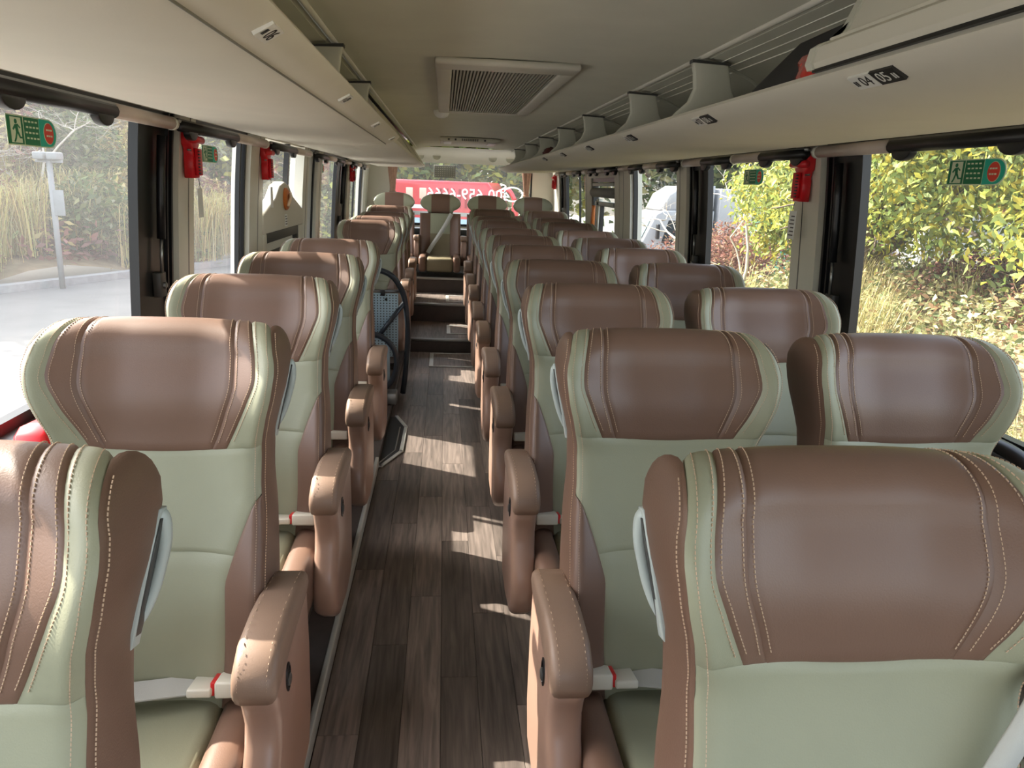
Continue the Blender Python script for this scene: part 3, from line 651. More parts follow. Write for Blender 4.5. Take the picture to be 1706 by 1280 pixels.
# tied-back curtains at the rear corners
CURT = mat('dusty_rose_curtain', (176, 140, 122), .85, var=.12, vscale=30)
def curtain(x, label):
    cu = empty('curtain', (x, YR-.09, 0), label=label, cat='curtain', group='tied back rear curtains')
    def cf(u, v):
        z = 1.70-.70*v; wd = interp([(0, .055), (.42, .028), (.5, .026), (1, .038)], v); a = u*2*PI
        rr_ = 1+.18*math.sin(a*7)
        return Vector((wd*math.cos(a)*rr_, wd*.35*math.sin(a)*rr_, z))
    gridf('drape', cf, [i/56 for i in range(57)], [i/20 for i in range(21)], CURT, cu)
    V, Fc = tube_geo([(.036*math.cos(a), .018*math.sin(a), 1.385) for a in np.linspace(0, 2*PI, 20)], .008, 6); obj('tie_band', V, Fc, CURT, cu)
curtain(-.64, 'dusty rose curtain tied back at the left of the rear window'); curtain(1.02, 'dusty rose curtain tied back at the right of the rear window')
pp = empty('brake_light_panel', (.0, YR-.03, 1.645), label='grey dotted panel hanging at the top of the rear window', cat='panel')
box('panel_plate', -.135, .135, -.008, .008, -.075, .075, mat('grey_panel', (140, 140, 132), .6), pp, .004)
for i in range(9):
    for j in range(5): box('dot', -.115+.0275*i, -.105+.0275*i, -.0105, -.0075, -.055+.025*j, -.047+.025*j, RACKD, pp)

# ------------------------------------------------------------------ passenger seats
TAN = math.tan(math.radians(14)); RR = 0.055; T1 = 0.71; TE = T1+RR*PI*0.93; ZB = 0.44
def prof(t):
    if t < T1:
        z = ZB+t; y = -RR+(z-1.15)*TAN
        y -= 0.016*math.exp(-((z-1.06)/0.07)**2)+0.014*math.exp(-((z-0.66)/0.13)**2)
        return y, z
    a = (t-T1)/RR
    return -RR*math.cos(a)-0.004*max(0, math.cos(a)), 1.15+RR*math.sin(a)
def inward(t):
    if t < T1: return Vector((0, 1, 0))
    a = (t-T1)/RR
    return Vector((0, math.cos(a), -math.sin(a)))
CT = [(0, .212), (.16, .220), (.36, .215), (.46, .207), (.52, .208), (.58, .221), (.64, .237), (.685, .242), (.73, .235), (.78, .221), (TE, .188)]
WT = [(0, .05), (.25, .055), (.43, .028), (.50, .026), (.60, .060), (.68, .078), (.73, .058), (.80, .020), (TE, 0)]
AT = [(.48, .092), (.58, .132), (.66, .154), (.74, .150), (TE, .125)]
BT = [(.48, .118), (.56, .158), (.62, .186), (.67, .203), (.72, .197), (.78, .180), (TE, .150)]
TSEAM = 0.31; TBOL = 0.425
def make_surface(k):
    c = lambda t: interp(CT, t)*k
    def Fp(x, t, inset=0.0):
        y, z = prof(t); q = min(1.0, abs(x)/c(t))
        g = max(0.0, (q-.30)/.70)**1.7
        y -= interp(WT, t)*g
        n = inward(t)
        e = max(0.0, (q-.90)/.10)**2*(0.016-.011*min(1, max(0, (t-.68)/.05)))
        z -= 0.006*q**4*min(1, max(0, (t-.66)/.06))
        return Vector((x, y, z))+n*(inset+e)
    return c, Fp
def panel(name, m, parent, Fp, lo, hi, ta, tb, nx, nt_, puff=0.004, groove=0.0028, ga=True, gb=False, side_lo=True, side_hi=True):
    """a sewn leather panel between two seam curves; edges sink into the seams"""
    wd = max(0.01, abs(hi((ta+tb)/2)-lo((ta+tb)/2)))
    e = min(0.25, 0.006/wd); ps = [0, e]+[e+(1-2*e)*i/nx for i in range(1, nx)]+[1-e, 1]
    er = 0.006/(tb-ta); rs = [0, er]+[er+(1-2*er)*i/nt_ for i in range(1, nt_)]+[1-er, 1]
    V = []; Fc = []; n = len(ps)
    for r in rs:
        for p in ps:
            t = ta+(tb-ta)*r; tt = t
            if ga == 'head': tt = t+0.022*(1-r)*((lo(t)+(hi(t)-lo(t))*p)/0.22)**2
            if gb == 'head': tt = t+0.022*r**6*((lo(t)+(hi(t)-lo(t))*p)/0.22)**2
            a, b = lo(tt), hi(tt); x = a+(b-a)*p
            ins = -puff*math.sin(PI*p)**0.6*(math.sin(PI*min(1, max(0, r)))**0.4)
            if (p == 0 and side_lo) or (p == 1 and side_hi): ins = groove
            if (r == 0 and ga) or (r == 1 and gb): ins = groove
            V.append(Fp(x, tt, ins))
    for j in range(len(rs)-1):
        for i in range(n-1):
            a = j*n+i; Fc.append((a, a+1, a+n+1, a+n))
    return obj(name, V, Fc, m, parent)
def stitches(name, curves, parent, Fp, side_curves=()):
    V = []; Fc = []
    def dash(p, q, nrm, wv):
        b = len(V); h = nrm*0.0004; s = wv*0.00045
        for P, hh in ((p, 0), (q, 0)):
            V.extend([P-s-nrm*0.001, P+s-nrm*0.001, P+s+h, P-s+h])
        for f in ((0, 1, 2, 3), (4, 7, 6, 5), (1, 5, 6, 2), (2, 6, 7, 3), (3, 7, 4, 0)): Fc.append(tuple(b+i for i in f))
    for xf, ta, tb, d in curves:
        t = ta; L = 0.0032; G = 0.0050
        while t+L < tb:
            p = Fp(xf(t)+d, t, -0.0016); q = Fp(xf(t+L)+d, t+L, -0.0016)
            dv = (q-p).normalized(); sgn = 0.003
            a = Fp(xf(t)+d+sgn, t, -0.0016)-p; nrm = a.cross(dv); nrm.normalize()
            if nrm.dot(inward(t)) > 0: nrm = -nrm
            dash(p+nrm*.0003, q+nrm*.0003, nrm, dv.cross(nrm)); t += G
    for pts, nrm in side_curves:
        for p, q in pts:
            dv = (q-p).normalized(); dash(p, q, nrm, dv.cross(nrm))
    return obj(name, V, Fc, THREAD, parent, False, kind='stuff')
def soft_box(name, x0, x1, y0, y1, z0, z1, m, parent, r=0.03, dome=0.012, n=8):
    """cushion-like rounded box"""
    bm = bmesh.new(); bm_box(bm, x0, x1, y0, y1, z0, z1, r, 3)
    for v in bm.verts:
        if v.co.z > (z0+z1)/2:
            u = (v.co.x-x0)/(x1-x0)*2-1; q = (v.co.y-y0)/(y1-y0)*2-1
            v.co.z += dome*(1-u*u)*(1-q*q)
    return from_bm(name, bm, m, parent, True)
def make_seat(name, hw, s, arm=True, handle=True, shoulder=False, TH=0.54):
    """seat facing -y; s = side of the aisle (+1: +x). Root stands on the floor below the top of the backrest."""
    k = hw/0.225; root = empty(name); c, Fp = make_surface(k)
    a = lambda t: interp(AT, t)*k
    b = lambda t: interp(BT, t)*k
    def d(t):  # inner edge of the lower side bolster
        return c(t)-0.078*k*min(1.0, max(0.0, (TBOL-t)/0.17))**0.7
    neg = lambda f: (lambda t: -f(t))
    # headrest zone
    panel('headrest_panel', BROWN, root, Fp, neg(a), a, TH-.018, TE, 20, 24, .003, ga='head')
    for sg in (1, -1):
        A = (lambda t, sg=sg: sg*a(t)); B = (lambda t, sg=sg: sg*b(t)); Cc = (lambda t, sg=sg: sg*c(t)); D = (lambda t, sg=sg: sg*d(t))
        lo, hi = (A, B) if sg > 0 else (B, A)
        panel('headrest_stripe', BROWN, root, Fp, lo, hi, TH-.018, TE, 6, 24, .0016, ga='head')
        lo, hi = (B, Cc) if sg > 0 else (Cc, B)
        panel('headrest_border', SAGE, root, Fp, lo, hi, TH-.018, TE, 8, 24, .0016, ga='head')
        lo, hi = (D, Cc) if sg > 0 else (Cc, D)
        panel('side_bolster', BROWN, root, Fp, lo, hi, 0, TBOL, 7, 34, .004, ga=False, gb=False)
    panel('back_panel', SAGE, root, Fp, lambda t: -d(t) if t < TBOL else -c(t), lambda t: d(t) if t < TBOL else c(t), TSEAM, TH-.0175, 14, 30, .003, gb='head')
    gridf('backrest_core', lambda u, v: Fp(u*c(v*(TE-.03))*.985, v*(TE-.03), .0045), [i/16*2-1 for i in range(17)], [i/30 for i in range(31)], SAGE, root)
    panel('lumbar_panel', SAGE, root, Fp, neg(d), d, 0, TSEAM, 14, 14, .005, ga=False, gb=True)
    # outer side panels
    def yback(z): return RR+(z-1.15)*TAN*0.85
    ts = [i/24*T1 for i in range(25)]+[T1+RR*PI/2*i/6 for i in range(1, 7)]
    for sg in (1, -1):
        V = []; Fc = []; ss = [0, .06, .2, .4, .6, .8, .94, 1]; n = len(ss)
        for t in ts:
            P = Fp(sg*c(t), t); yb = max(P.y+.002, yback(P.z) if t < T1 else RR)
            if t >= T1: yb = max(P.y+.002, RR*math.cos((t-T1)/RR))
            for q in ss:
                bul = 0.007*math.sin(PI*q)**0.5*(1 if t < T1 else math.cos((t-T1)/RR*.98)) if 0 < q < 1 else 0
                V.append(Vector((P.x+sg*bul, P.y+(yb-P.y)*q+(.003 if q == 0 else 0), P.z-(.0 if t < T1 else .0))))
        for j in range(len(ts)-1):
            for i in range(n-1):
                e = j*n+i; f = (e, e+1, e+n+1, e+n); Fc.append(f if sg > 0 else f[::-1])
        obj('side_panel', V, Fc, BROWN, root)
    # rear shell
    def back(u, v):
        t = v*T1; cc = c(t); x = u*cc; z = prof(t)[1]
        return Vector((x, yback(z)-.004+.03*(1-u*u)**.5*math.sin(PI*min(1, .15+v*.9))**.5*(1-.8*v**6), z))
    gridf('back_shell', back, [i/10*2-1 for i in range(11)], [i/14 for i in range(15)], SHELL, root, flip=True)
    # stitching along the seams
    cur = []
    for sg in (1, -1):
        cur += [(lambda t, sg=sg: sg*a(t), TH+.004, TE-.04, 0.0075), (lambda t, sg=sg: sg*a(t), TH+.004, TE-.04, -0.0075),
                (lambda t, sg=sg: sg*b(t), TH+.010, TE-.04, 0.0075), (lambda t, sg=sg: sg*b(t), TH+.010, TE-.04, -0.0075),
                (lambda t, sg=sg: sg*c(t), .08, TE-.05, -sg*0.010)]
    sc_ = []
    for sg in (1, -1):
        prs = []; t = .08
        while t < T1+.06:
            p = Fp(sg*c(t), t)+Vector((sg*.0062, .012, 0)); q = Fp(sg*c(t+.0032), t+.0032)+Vector((sg*.0062, .012, 0)); prs.append((p, q)); t += .0050
        sc_.append((prs, Vector((sg, 0, 0))))
    stitches('stitching', cur, root, Fp, sc_)
    # cushion
    cz = 0.455; yb = -0.16
    soft_box('seat_cushion', -hw*.62, hw*.62, -.63, yb, cz-.13, cz-.005, SAGE, root, .03, .012)
    for sg in (1, -1):
        x0, x1 = sorted((sg*hw*.615, sg*hw*.99))
        soft_box('cushion_bolster', x0, x1, -.645, yb, cz-.135, cz+.012, BROWN, root, .032, .006)
    box('seat_base', -hw*.9, hw*.9, -.58, -.12, cz-.20, cz-.12, DARKP, root, .01)
    for yy in (-.50, -.20):
        prism('leg', [(-.03, .0), (.03, .0), (.02, cz-.19), (-.02, cz-.19)], 'x', hw*.35, hw*.43, METAL, root, 0, loc=(0, yy, 0))
        prism('leg', [(-.03, .0), (.03, .0), (.02, cz-.19), (-.02, cz-.19)], 'x', -hw*.43, -hw*.35, METAL, root, 0, loc=(0, yy, 0))
    # lap belt
    xb = s*(hw-.075)
    bz = cz+.028
    V = []; Fc = []; n = 14
    for i in range(n+1):
        u = i/n; x = -s*(hw-.01)+(xb-s*.055+s*(hw-.01))*u
        z = bz-.008+.010*math.sin(u*PI)+.012*u; y = -.245-.02*math.sin(u*PI*1.2)
        V += [(x, y-.024, z-.006), (x, y+.024, z+.006), (x, y+.024, z+.009), (x, y-.024, z-.003)]
    for i in range(n):
        for q in range(4):
            e = i*4+q; f = i*4+(q+1) % 4; Fc.append((e, f, f+4, e+4))
    Fc += [(0, 1, 2, 3), (n*4+3, n*4+2, n*4+1, n*4)]
    obj('belt_webbing', V, Fc, WEB, root, False)
    tg = box('belt_tongue', -.024, .024, -.034, .034, -.006, .012, BUCK, root, .004, loc=(xb-s*.045, -.255, bz+.012), rot=(math.radians(-12), 0, 0))
    box('tongue_slot', -.006, .002, -.022, .022, .006, .0092, DARKP, tg)
    bk = box('belt_buckle', -.034, .034, -.030, .030, -.012, .022, BUCK, root, .005, loc=(xb+s*.018, -.255, bz+.014), rot=(math.radians(-12), 0, 0))
    box('release_button', -.007, .006, -.024, .024, -.008, .0195, REDB, bk, .002, loc=(-s*.036, 0, 0))
    # grab handle on the aisle side of the headrest
    if handle:
        x0 = s*(c(.60)+.000)
        pts = bez([(x0-s*.008, .034, 1.112), (x0+s*.006, .038, 1.095), (x0+s*.011, .036, 1.035), (x0+s*.007, .030, .985), (x0-s*.008, .020, .955)], 7)
        hs_ = [tube('grab_handle', pts, .0085, GREYP, root, 8, sx=1.5)]
        gpl = [(-.014, .952), (.012, .945), (.036, 1.0), (.050, 1.06), (.044, 1.112), (.022, 1.116), (.0, 1.06)]
        xa, xc_ = sorted((x0-s*.006, x0+s*.007)); xa2, xc2 = sorted((x0+s*.005, x0+s*.0085))
        hs_.append(prism('handle_surround', gpl, 'x', xa, xc_, GREYP, root, .002))
        cx_ = sum(p[0] for p in gpl)/7; cz_ = sum(p[1] for p in gpl)/7
        _r = prism('handle_recess', [(cx_+(p[0]-cx_)*.74, cz_+(p[1]-cz_)*.86) for p in gpl], 'x', xa2, xc2, DARKP, root, .001); hs_.append(_r)
        for o_ in hs_:   # follow the flank of the headrest
            for vt in o_.data.vertices: vt.co.x += s*(c(min(.70, vt.co.z-ZB))-c(.60))
    if arm:
        xm = s*(hw+.030); hwid = .040
        # upholstered pad
        path = [(-.11, .678), (-.16, .690), (-.30, .700), (-.40, .692), (-.452, .660), (-.462, .628)]
        low = [(-.452, .600), (-.40, .604), (-.28, .620), (-.14, .630), (-.10, .65)]
        ap = prism('armrest_pad', path+low, 'x', xm-hwid, xm+hwid, ARMLEA, root, .016, 3)
        st = []
        for off in (-.028, .028):
            prs = []
            P = bez([(xm+off*.9, y, z+.0012) for y, z in path], 10)
            acc = 0
            for i in range(0, len(P)-1):
                if i % 2 == 0: prs.append((P[i].lerp(P[i+1], .1), P[i].lerp(P[i+1], .7)))
            st.append((prs, Vector((0, -.3, .95)).normalized()))
        stitches('armrest_stitching', [], root, Fp, st)
        # moulded support panel reaching below the cushion
        pol = [(-.10, .655), (-.43, .632), (-.445, .600), (-.425, .565), (-.410, .52), (-.420, .48), (-.455, .43), (-.475, .37), (-.462, .30), (-.40, .255), (-.27, .235), (-.13, .25), (-.09, .34), (-.085, .5)]
        xi = xm-s*.035; xo = xm+s*.035; x0, x1 = sorted((xi, xo))
        ap = prism('armrest_support', pol, 'x', x0, x1, ARMP, root, .022, 3)
        rc = lathe('recline_recess', [(.030, 0), (.030, .004), (.024, .005), (.022, .002), (.0, .002)], BLACK, root, 18, loc=(xm+s*.0335, -.335, .575), rot=(0, s*PI/2, 0))
        rc.scale = (1.0, 0.62, 1.0)
        lathe('recline_button', [(.013, 0), (.013, .006), (.009, .008)], DARKP, root, 14, loc=(xm+s*.034, -.338, .572), rot=(0, s*PI/2, 0))
    if shoulder:
        # diagonal three point belt lying over the window side of the backrest
        V = []; Fc = []; n = 20; sx_ = -s
        BP = [(.240, .045, 1.00), (.224, -.085, 1.00), (.180, -.150, .970), (.118, -.168, .84), (.055, -.208, .68), (.0, -.238, .54)]
        for P in bez([(sx_*a_, b_, c_) for a_, b_, c_ in BP], 8):
            V += [P+Vector((-.008, -.002, .006)), P+Vector((.024, -.004, -.006)), P+Vector((.024, -.007, -.006)), P+Vector((-.008, -.005, .006))]
        n = len(V)//4-1
        for i in range(n):
            for q in range(4):
                e = i*4+q; f = i*4+(q+1) % 4; Fc.append((e, f, f+4, e+4))
        obj('shoulder_belt', V, Fc, WEB, root, True)
    return root
ORD = ['nearest', 'second', 'third', 'fourth', 'fifth', 'sixth', 'seventh', 'eighth', 'ninth', 'tenth']
D1 = 0.8436
def row_y(i): return D1+0.8*i
def place(proto, x, y, z, used, label, group):
    o = proto if not used else copy_tree(proto)
    o.location = (x, y, z); tag(o, label, 'seat', group); return o
LX, RX, WX = -0.572, 0.487, 1.035
sl = make_seat('coach_seat', 0.222, 1, TH=.525); sr = make_seat('coach_seat', 0.213, -1, TH=.556); sw = make_seat('coach_seat', 0.213, -1, arm=False, handle=False, TH=.553)
lefts = [(row_y(i), 0.0) for i in range(5)]+[(6.15, 0.0), (6.92, .0), (7.68, 0.01), (8.40, .05)]
for i, (y, z) in enumerate(lefts):
    extra = '' if False else (' behind the stairwell rail' if i == 5 else '')
    place(sl, LX, y, z, i > 0, ORD[i]+' single brown and sage leather seat along the left wall'+extra, 'single seats left of the aisle')
rights = [(row_y(i), 0.0) for i in range(7)]+[(row_y(7), .02), (row_y(8), .02), (row_y(9), .06)]
sr0 = make_seat('coach_seat', 0.213, -1, shoulder=True, TH=.556)
for i, (y, z) in enumerate(rights):
    if i == 0: place(sr0, RX, y, z, False, 'nearest leather aisle seat on the right, with a grey diagonal belt', 'aisle seats right of the aisle')
    else: place(sr, RX, y, z, i > 1, ORD[i]+' brown and sage leather aisle seat right of the aisle', 'aisle seats right of the aisle')
    place(sw, WX, y, z, i > 0, ORD[i]+' brown and sage leather window seat along the right wall', 'window seats on the right')

# rear bench row: four high-back seats with separate winged headrests
def make_rear_seat(belt):
    root = empty('rear_seat'); hw = .235
    def tri(name, m, x0, x1, fn, nv=10, nu=8):
        return gridf(name, lambda u, v: fn(x0+(x1-x0)*u, v), [i/nu for i in range(nu+1)], [i/nv for i in range(nv+1)], m, root)
    # backrest panels: front face plus wrap over the top
    def bk(x, v):
        z = .18+v*.50 if v < .9 else .63+.03*math.sin((v-.9)/.1*PI/2)
        q = abs(x)/hw; y = -.06+(z-.6)*.20-.045*max(0, (q-.45)/.55)**1.5+(0 if v < .9 else .03*(1-math.cos((v-.9)/.1*PI/2)))
        return Vector((x, y+.014*max(0, (q-.92)/.08)**2, z))
    tri('backrest_panel', SAGE, -.115, .115, lambda x, v: bk(x, .50+v*.50)); tri('lumbar_panel', OLIVE, -.115, .115, lambda x, v: bk(x, v*.497))
    for sg in (1, -1):
        x0, x1 = sorted((sg*.117, sg*hw)); tri('backrest_bolster', BROWN, x0, x1, bk)
        V = []; Fc = []
        for i in range(9):
            P = bk(sg*hw, i/8); V += [P, P+Vector((sg*.004, .05, 0)), Vector((P.x, .06, P.z))]
        for i in range(8):
            for q in range(2):
                f = (i*3+q, i*3+q+1, i*3+q+4, i*3+q+3); Fc.append(f if sg > 0 else f[::-1])
        obj('side_panel', V, Fc, BROWN, root)
    box('back_shell', -hw+.005, hw-.005, .02, .07, .1, .655, SHELL, root, .012)
    # winged headrest, an ellipse with a brown centre and sage ends
    def hd(x, v):
        q = min(1, abs(x)/.238); zc = .775; top = .11*max(0, 1-q**2.6)**.5; bot = -.105*max(0, 1-q**2.4)**.5 if q > .62 else -.12
        th = PI*v*2
        zz = math.cos(th); y = -.045*math.sin(th)
        z = zc+(top if zz > 0 else -bot)*zz
        return Vector((x, y-.02*q*q+.03, z))
    tri('headrest_panel', BROWN, -.108, .108, hd, 24, 8)
    for sg in (1, -1):
        x0, x1 = sorted((sg*.108, sg*.2379)); tri('headrest_wing', SAGE, x0, x1, hd, 24, 14)
    soft_box('seat_cushion', -.15, .15, -.60, -.10, .03, .185, OLIVE, root, .03, .008)
    for sg in (1, -1):
        x0, x1 = sorted((sg*.152, sg*hw)); soft_box('cushion_bolster', x0, x1, -.61, -.10, .03, .205, BROWN, root, .03, .006)
        xm = sg*(hw+.025)
        prism('armrest_pad', [(-.05, .41), (-.30, .42), (-.34, .39), (-.33, .36), (-.06, .36)], 'x', xm-.024, xm+.024, ARMLEA, root, .01)
        prism('armrest_support', [(-.05, .37), (-.30, .37), (-.28, .22), (-.30, .08), (-.05, .08)], 'x', xm-.018, xm+.018, ARMP, root, .006)
    if belt:
        V = []; Fc = []
        P = [Vector((.13, -.075, .66)), Vector((.06, -.125, .53)), Vector((-.02, -.15, .40)), Vector((-.10, -.175, .28)), Vector((-.14, -.19, .21))]
        for p in bez(P, 5):
            V += [p+Vector((-.021, 0, .012)), p+Vector((.021, 0, -.012)), p+Vector((.021, -.003, -.012)), p+Vector((-.021, -.003, .012))]
        for i in range(len(V)//4-1):
            for q in range(4):
                e = i*4+q; f = i*4+(q+1) % 4; Fc.append((e, f, f+4, e+4))
        obj('shoulder_belt', V, Fc, WEB, root)
    return root
RY = 9.30
rs_b = make_rear_seat(True); rs_n = make_rear_seat(False); first = True
for x, nm in ((-.585, 'leftmost'), (-.045, 'second from left'), (.505, 'second from right'), (1.05, 'rightmost')):
    if nm == 'second from left': o = rs_b
    else: o = rs_n if first else copy_tree(rs_n); first = False
    o.location = (x, RY, .50)
    tag(o, ('rear row seat facing the aisle with a grey diagonal belt' if o is rs_b else nm+' rear row seat with winged brown and sage headrest'), 'seat', 'rear row seats')
# ------------------------------------------------------------------ outside
GZ = -1.1
ASPH = mat('pale_asphalt', (118, 116, 112), .9, var=.08, vscale=1.2, bump=.3, bscale=60)
g = box('ground', -45, 70, -40, 80, GZ-.2, GZ, ASPH); tag(g, kind='structure'); g['label'] = 'pale sunlit yard surface around the coach'
LEAF = leaf_mat('leaf')
def leaves(name, P, size, cols, parent=None, aspect=.45, droop=0.0, up=0.3, seed=1, kind=None, m=None, ci=None):
    """one mesh of folded leaf blades at points P (N,3)"""
    rg = np.random.default_rng(seed); N = len(P)
    d = rg.normal(size=(N, 3)); d[:, 2] = d[:, 2]*.6-droop; d /= np.linalg.norm(d, axis=1)[:, None]
    nrm = rg.normal(size=(N, 3))*.9; nrm[:, 2] += up*2; s_ = np.cross(d, nrm); s_ /= np.linalg.norm(s_, axis=1)[:, None]+1e-6
    fold = np.cross(s_, d)
    L = rg.uniform(size[0], size[1], N)[:, None]; W = L*aspect*.5
    v0 = P; v1 = P+d*L*.45+s_*W+fold*W*.35; v2 = P+d*L; v3 = P+d*L*.45-s_*W+fold*W*.35
    V = np.stack([v0, v1, v2, v3], 1).reshape(-1, 3)
    me = bpy.data.meshes.new(name); me.vertices.add(4*N); me.vertices.foreach_set('co', V.ravel().astype('f4'))
    me.loops.add(4*N); me.loops.foreach_set('vertex_index', np.arange(4*N, dtype='i4')); me.polygons.add(N)
    me.polygons.foreach_set('loop_start', np.arange(0, 4*N, 4, dtype='i4')); me.update(calc_edges=True)
    cols = np.array([s2l(c) for c in cols]); ci = rg.integers(0, len(cols), N) if ci is None else ci % len(cols); col = cols[ci]*rg.uniform(.75, 1.2, (N, 1))
    at = me.color_attributes.new('leafcol', 'FLOAT_COLOR', 'POINT'); at.data.foreach_set('color', np.repeat(np.concatenate([col, np.ones((N, 1))], 1), 4, 0).ravel().astype('f4'))
    o = link(name, me, m or LEAF, parent)
    if kind: o['kind'] = kind
    return o
def blades(name, P, h, cols, parent=None, width=.012, bend=.5, seed=2, kind=None):
    """arching grass blades, three segments"""
    rg = np.random.default_rng(seed); N = len(P); a = rg.uniform(0, 2*PI, N); dx = np.stack([np.cos(a), np.sin(a), 0*a], 1); sd_ = np.stack([-np.sin(a), np.cos(a), 0*a], 1)
    H = rg.uniform(h[0], h[1], N)[:, None]; B = rg.uniform(.3, 1, N)[:, None]*bend*H; up = np.array([[0, 0, 1.0]])
    ctr = [P, P+up*H*.45+dx*B*.15, P+up*H*.85+dx*B*.5, P+up*H*.92+dx*B*1.0]; wds = [width, width*.8, width*.55, width*.1]
    V = np.stack([q for c_, w_ in zip(ctr, wds) for q in (c_-sd_*w_, c_+sd_*w_)], 1).reshape(-1, 3)
    base = np.arange(N)[:, None]*8; Fq = np.concatenate([base+np.array([[2*i, 2*i+1, 2*i+3, 2*i+2]]) for i in range(3)], 1).reshape(-1)
    me = bpy.data.meshes.new(name); me.vertices.add(8*N); me.vertices.foreach_set('co', V.ravel().astype('f4'))
    me.loops.add(12*N); me.loops.foreach_set('vertex_index', Fq.astype('i4')); me.polygons.add(3*N); me.polygons.foreach_set('loop_start', np.arange(0, 12*N, 4, dtype='i4')); me.update(calc_edges=True)
    cols = np.array([s2l(c) for c in cols]); col = cols[rg.integers(0, len(cols), N)]*rg.uniform(.75, 1.2, (N, 1))
    at = me.color_attributes.new('leafcol', 'FLOAT_COLOR', 'POINT'); at.data.foreach_set('color', np.repeat(np.concatenate([col, np.ones((N, 1))], 1), 8, 0).ravel().astype('f4'))
    o = link(name, me, LEAF, parent)
    if kind: o['kind'] = kind
    return o
def cloud(n, c, r, seed, shell=.55):
    rg = np.random.default_rng(seed); d = rg.normal(size=(n, 3)); d /= np.linalg.norm(d, axis=1)[:, None]
    q = (shell+(1-shell)*rg.random(n))**.8
    return np.array(c)+d*q[:, None]*np.array(r)
BARK = mat('grey_bark', (112, 98, 84), .9, var=.25, vscale=12, bump=.6, bscale=40); PALEB = mat('pale_bare_wood', (178, 168, 152), .85, var=.15, vscale=14)
def branch_geo(rg, p, d, L, r, depth, V, Fc, tips, split=3, spread=.6):
    d = d.normalized(); n = 4; pts = [p]; dd = d.copy()
    for i in range(n):
        dd = (dd+Vector(rg.normal(size=3))*.13).normalized(); pts.append(pts[-1]+dd*L/n)
    tv, tf = tube_geo(pts, [r*(1-.45*i/n) for i in range(n+1)], 5 if depth > 1 else 4, cap=False); b = len(V); V += tv; Fc += [tuple(b+i for i in f) for f in tf]
    tips.append(pts[-1])
    if depth <= 0: return
    for k_ in range(split):
        i = int(rg.integers(1, n+1)); nd = (dd+Vector(rg.normal(size=3))*spread); nd.z = nd.z*.6+.15
        branch_geo(rg, pts[i] if k_ else pts[-1], nd, L*rg.uniform(.55, .8), r*.55, depth-1, V, Fc, tips, split, spread)
def skeleton(name, base, h, r, depth, m, parent, seed, lean=(0, 0), split=3, spread=.6):
    rg = np.random.default_rng(seed); V = []; Fc = []; tips = []
    branch_geo(rg, Vector(base), Vector((lean[0], lean[1], 1)), h, r, depth, V, Fc, tips, split, spread)
    return obj(name, V, Fc, m, parent), tips
YEL = [(164, 166, 78), (150, 158, 82), (132, 146, 78), (182, 178, 84), (112, 130, 70), (140, 152, 96), (174, 160, 66)]
GRNS = [(96, 112, 66), (112, 126, 74), (84, 100, 60), (128, 134, 84), (140, 136, 90)]
DRY = [(190, 168, 116), (206, 186, 132), (160, 138, 96), (176, 158, 104), (200, 190, 118)]
ROSE = [(140, 96, 86), (120, 84, 76), (158, 112, 96), (104, 80, 70), (150, 128, 100)]
# ---- right bank
def bank(x0, z_): return z_
def ridge(name, fn, us, vs_, m, label):
    o = gridf(name, fn, us, vs_, m); tag(o, kind='structure'); o['label'] = label; return o
SOIL = mat('dry_soil', (124, 108, 82), .95, var=.2, vscale=3, bump=.6, bscale=30)
def rb_h(x, y): return GZ+min(1.0, max(0, (x-3.0)/3.5))*1.15*min(1, max(0, (17-y)/4))+.08*math.sin(x*1.7)*math.cos(y*1.3)*min(1, max(0, (x-3.0)/1.0))
ridge('planted_bank', lambda u, v: Vector((3.0+u*13, -6+v*23, rb_h(3.0+u*13, -6+v*23))), [i/26 for i in range(27)], [i/40 for i in range(41)], SOIL, 'planted earth bank right of the coach')
rg = np.random.default_rng(21)
def scatter(n, x0, x1, y0, y1, hfun, seed):
    q = np.random.default_rng(seed); X = q.uniform(x0, x1, n); Y = q.uniform(y0, y1, n)
    return np.stack([X, Y, np.array([hfun(a, b) for a, b in zip(X, Y)])], 1)
P = scatter(46000, 3.2, 9.5, 1.0, 14.5, rb_h, 31); P[:, 2] += RNG.uniform(0.02, .62, len(P))*(.5+.5*np.sin(P[:, 0]*2.1+P[:, 1]*1.3)**2)
o = leaves('ground_cover', P, (.06, .13), [(162, 160, 108), (178, 170, 124), (138, 146, 100), (168, 134, 104), (112, 124, 84), (188, 182, 142)], None, .5, .0, .5, 32, 'stuff'); o['label'] = 'yellow green low shrubs covering the bank'; o['category'] = 'ground cover'
P = scatter(9000, 3.4, 8.5, 1.0, 14, rb_h, 33); cl = np.random.default_rng(34).integers(0, 60, 5000); cc = scatter(60, 3.4, 8.5, 1.5, 13, rb_h, 35); P = cc[cl]+np.random.default_rng(36).normal(size=(5000, 3))*np.array([.16, .16, .02])
o = blades('dry_grass', P, (.4, .95), [(176, 164, 118), (160, 150, 100), (150, 146, 86), (186, 174, 136)], None, .005, .9, 37, 'stuff'); o['label'] = 'tufts of arching pale dry grass on the bank'; o['category'] = 'grass'
def shrub(name, c, r, n, size, cols, label, cat, group, seed, bare=True, aspect=.5, droop=0., barkm=None, shell=.25):
    s_ = empty(name, (0, 0, 0), label=label, cat=cat, group=group)
    if bare: skeleton('stem', (c[0], c[1], c[2]-r[2]), r[2]*.9, .03, 3, barkm or BARK, s_, seed, split=3, spread=.8)
    leaves('foliage', cloud(n, c, r, seed, shell), size, cols, s_, aspect, droop, .3, seed+1)
    return s_
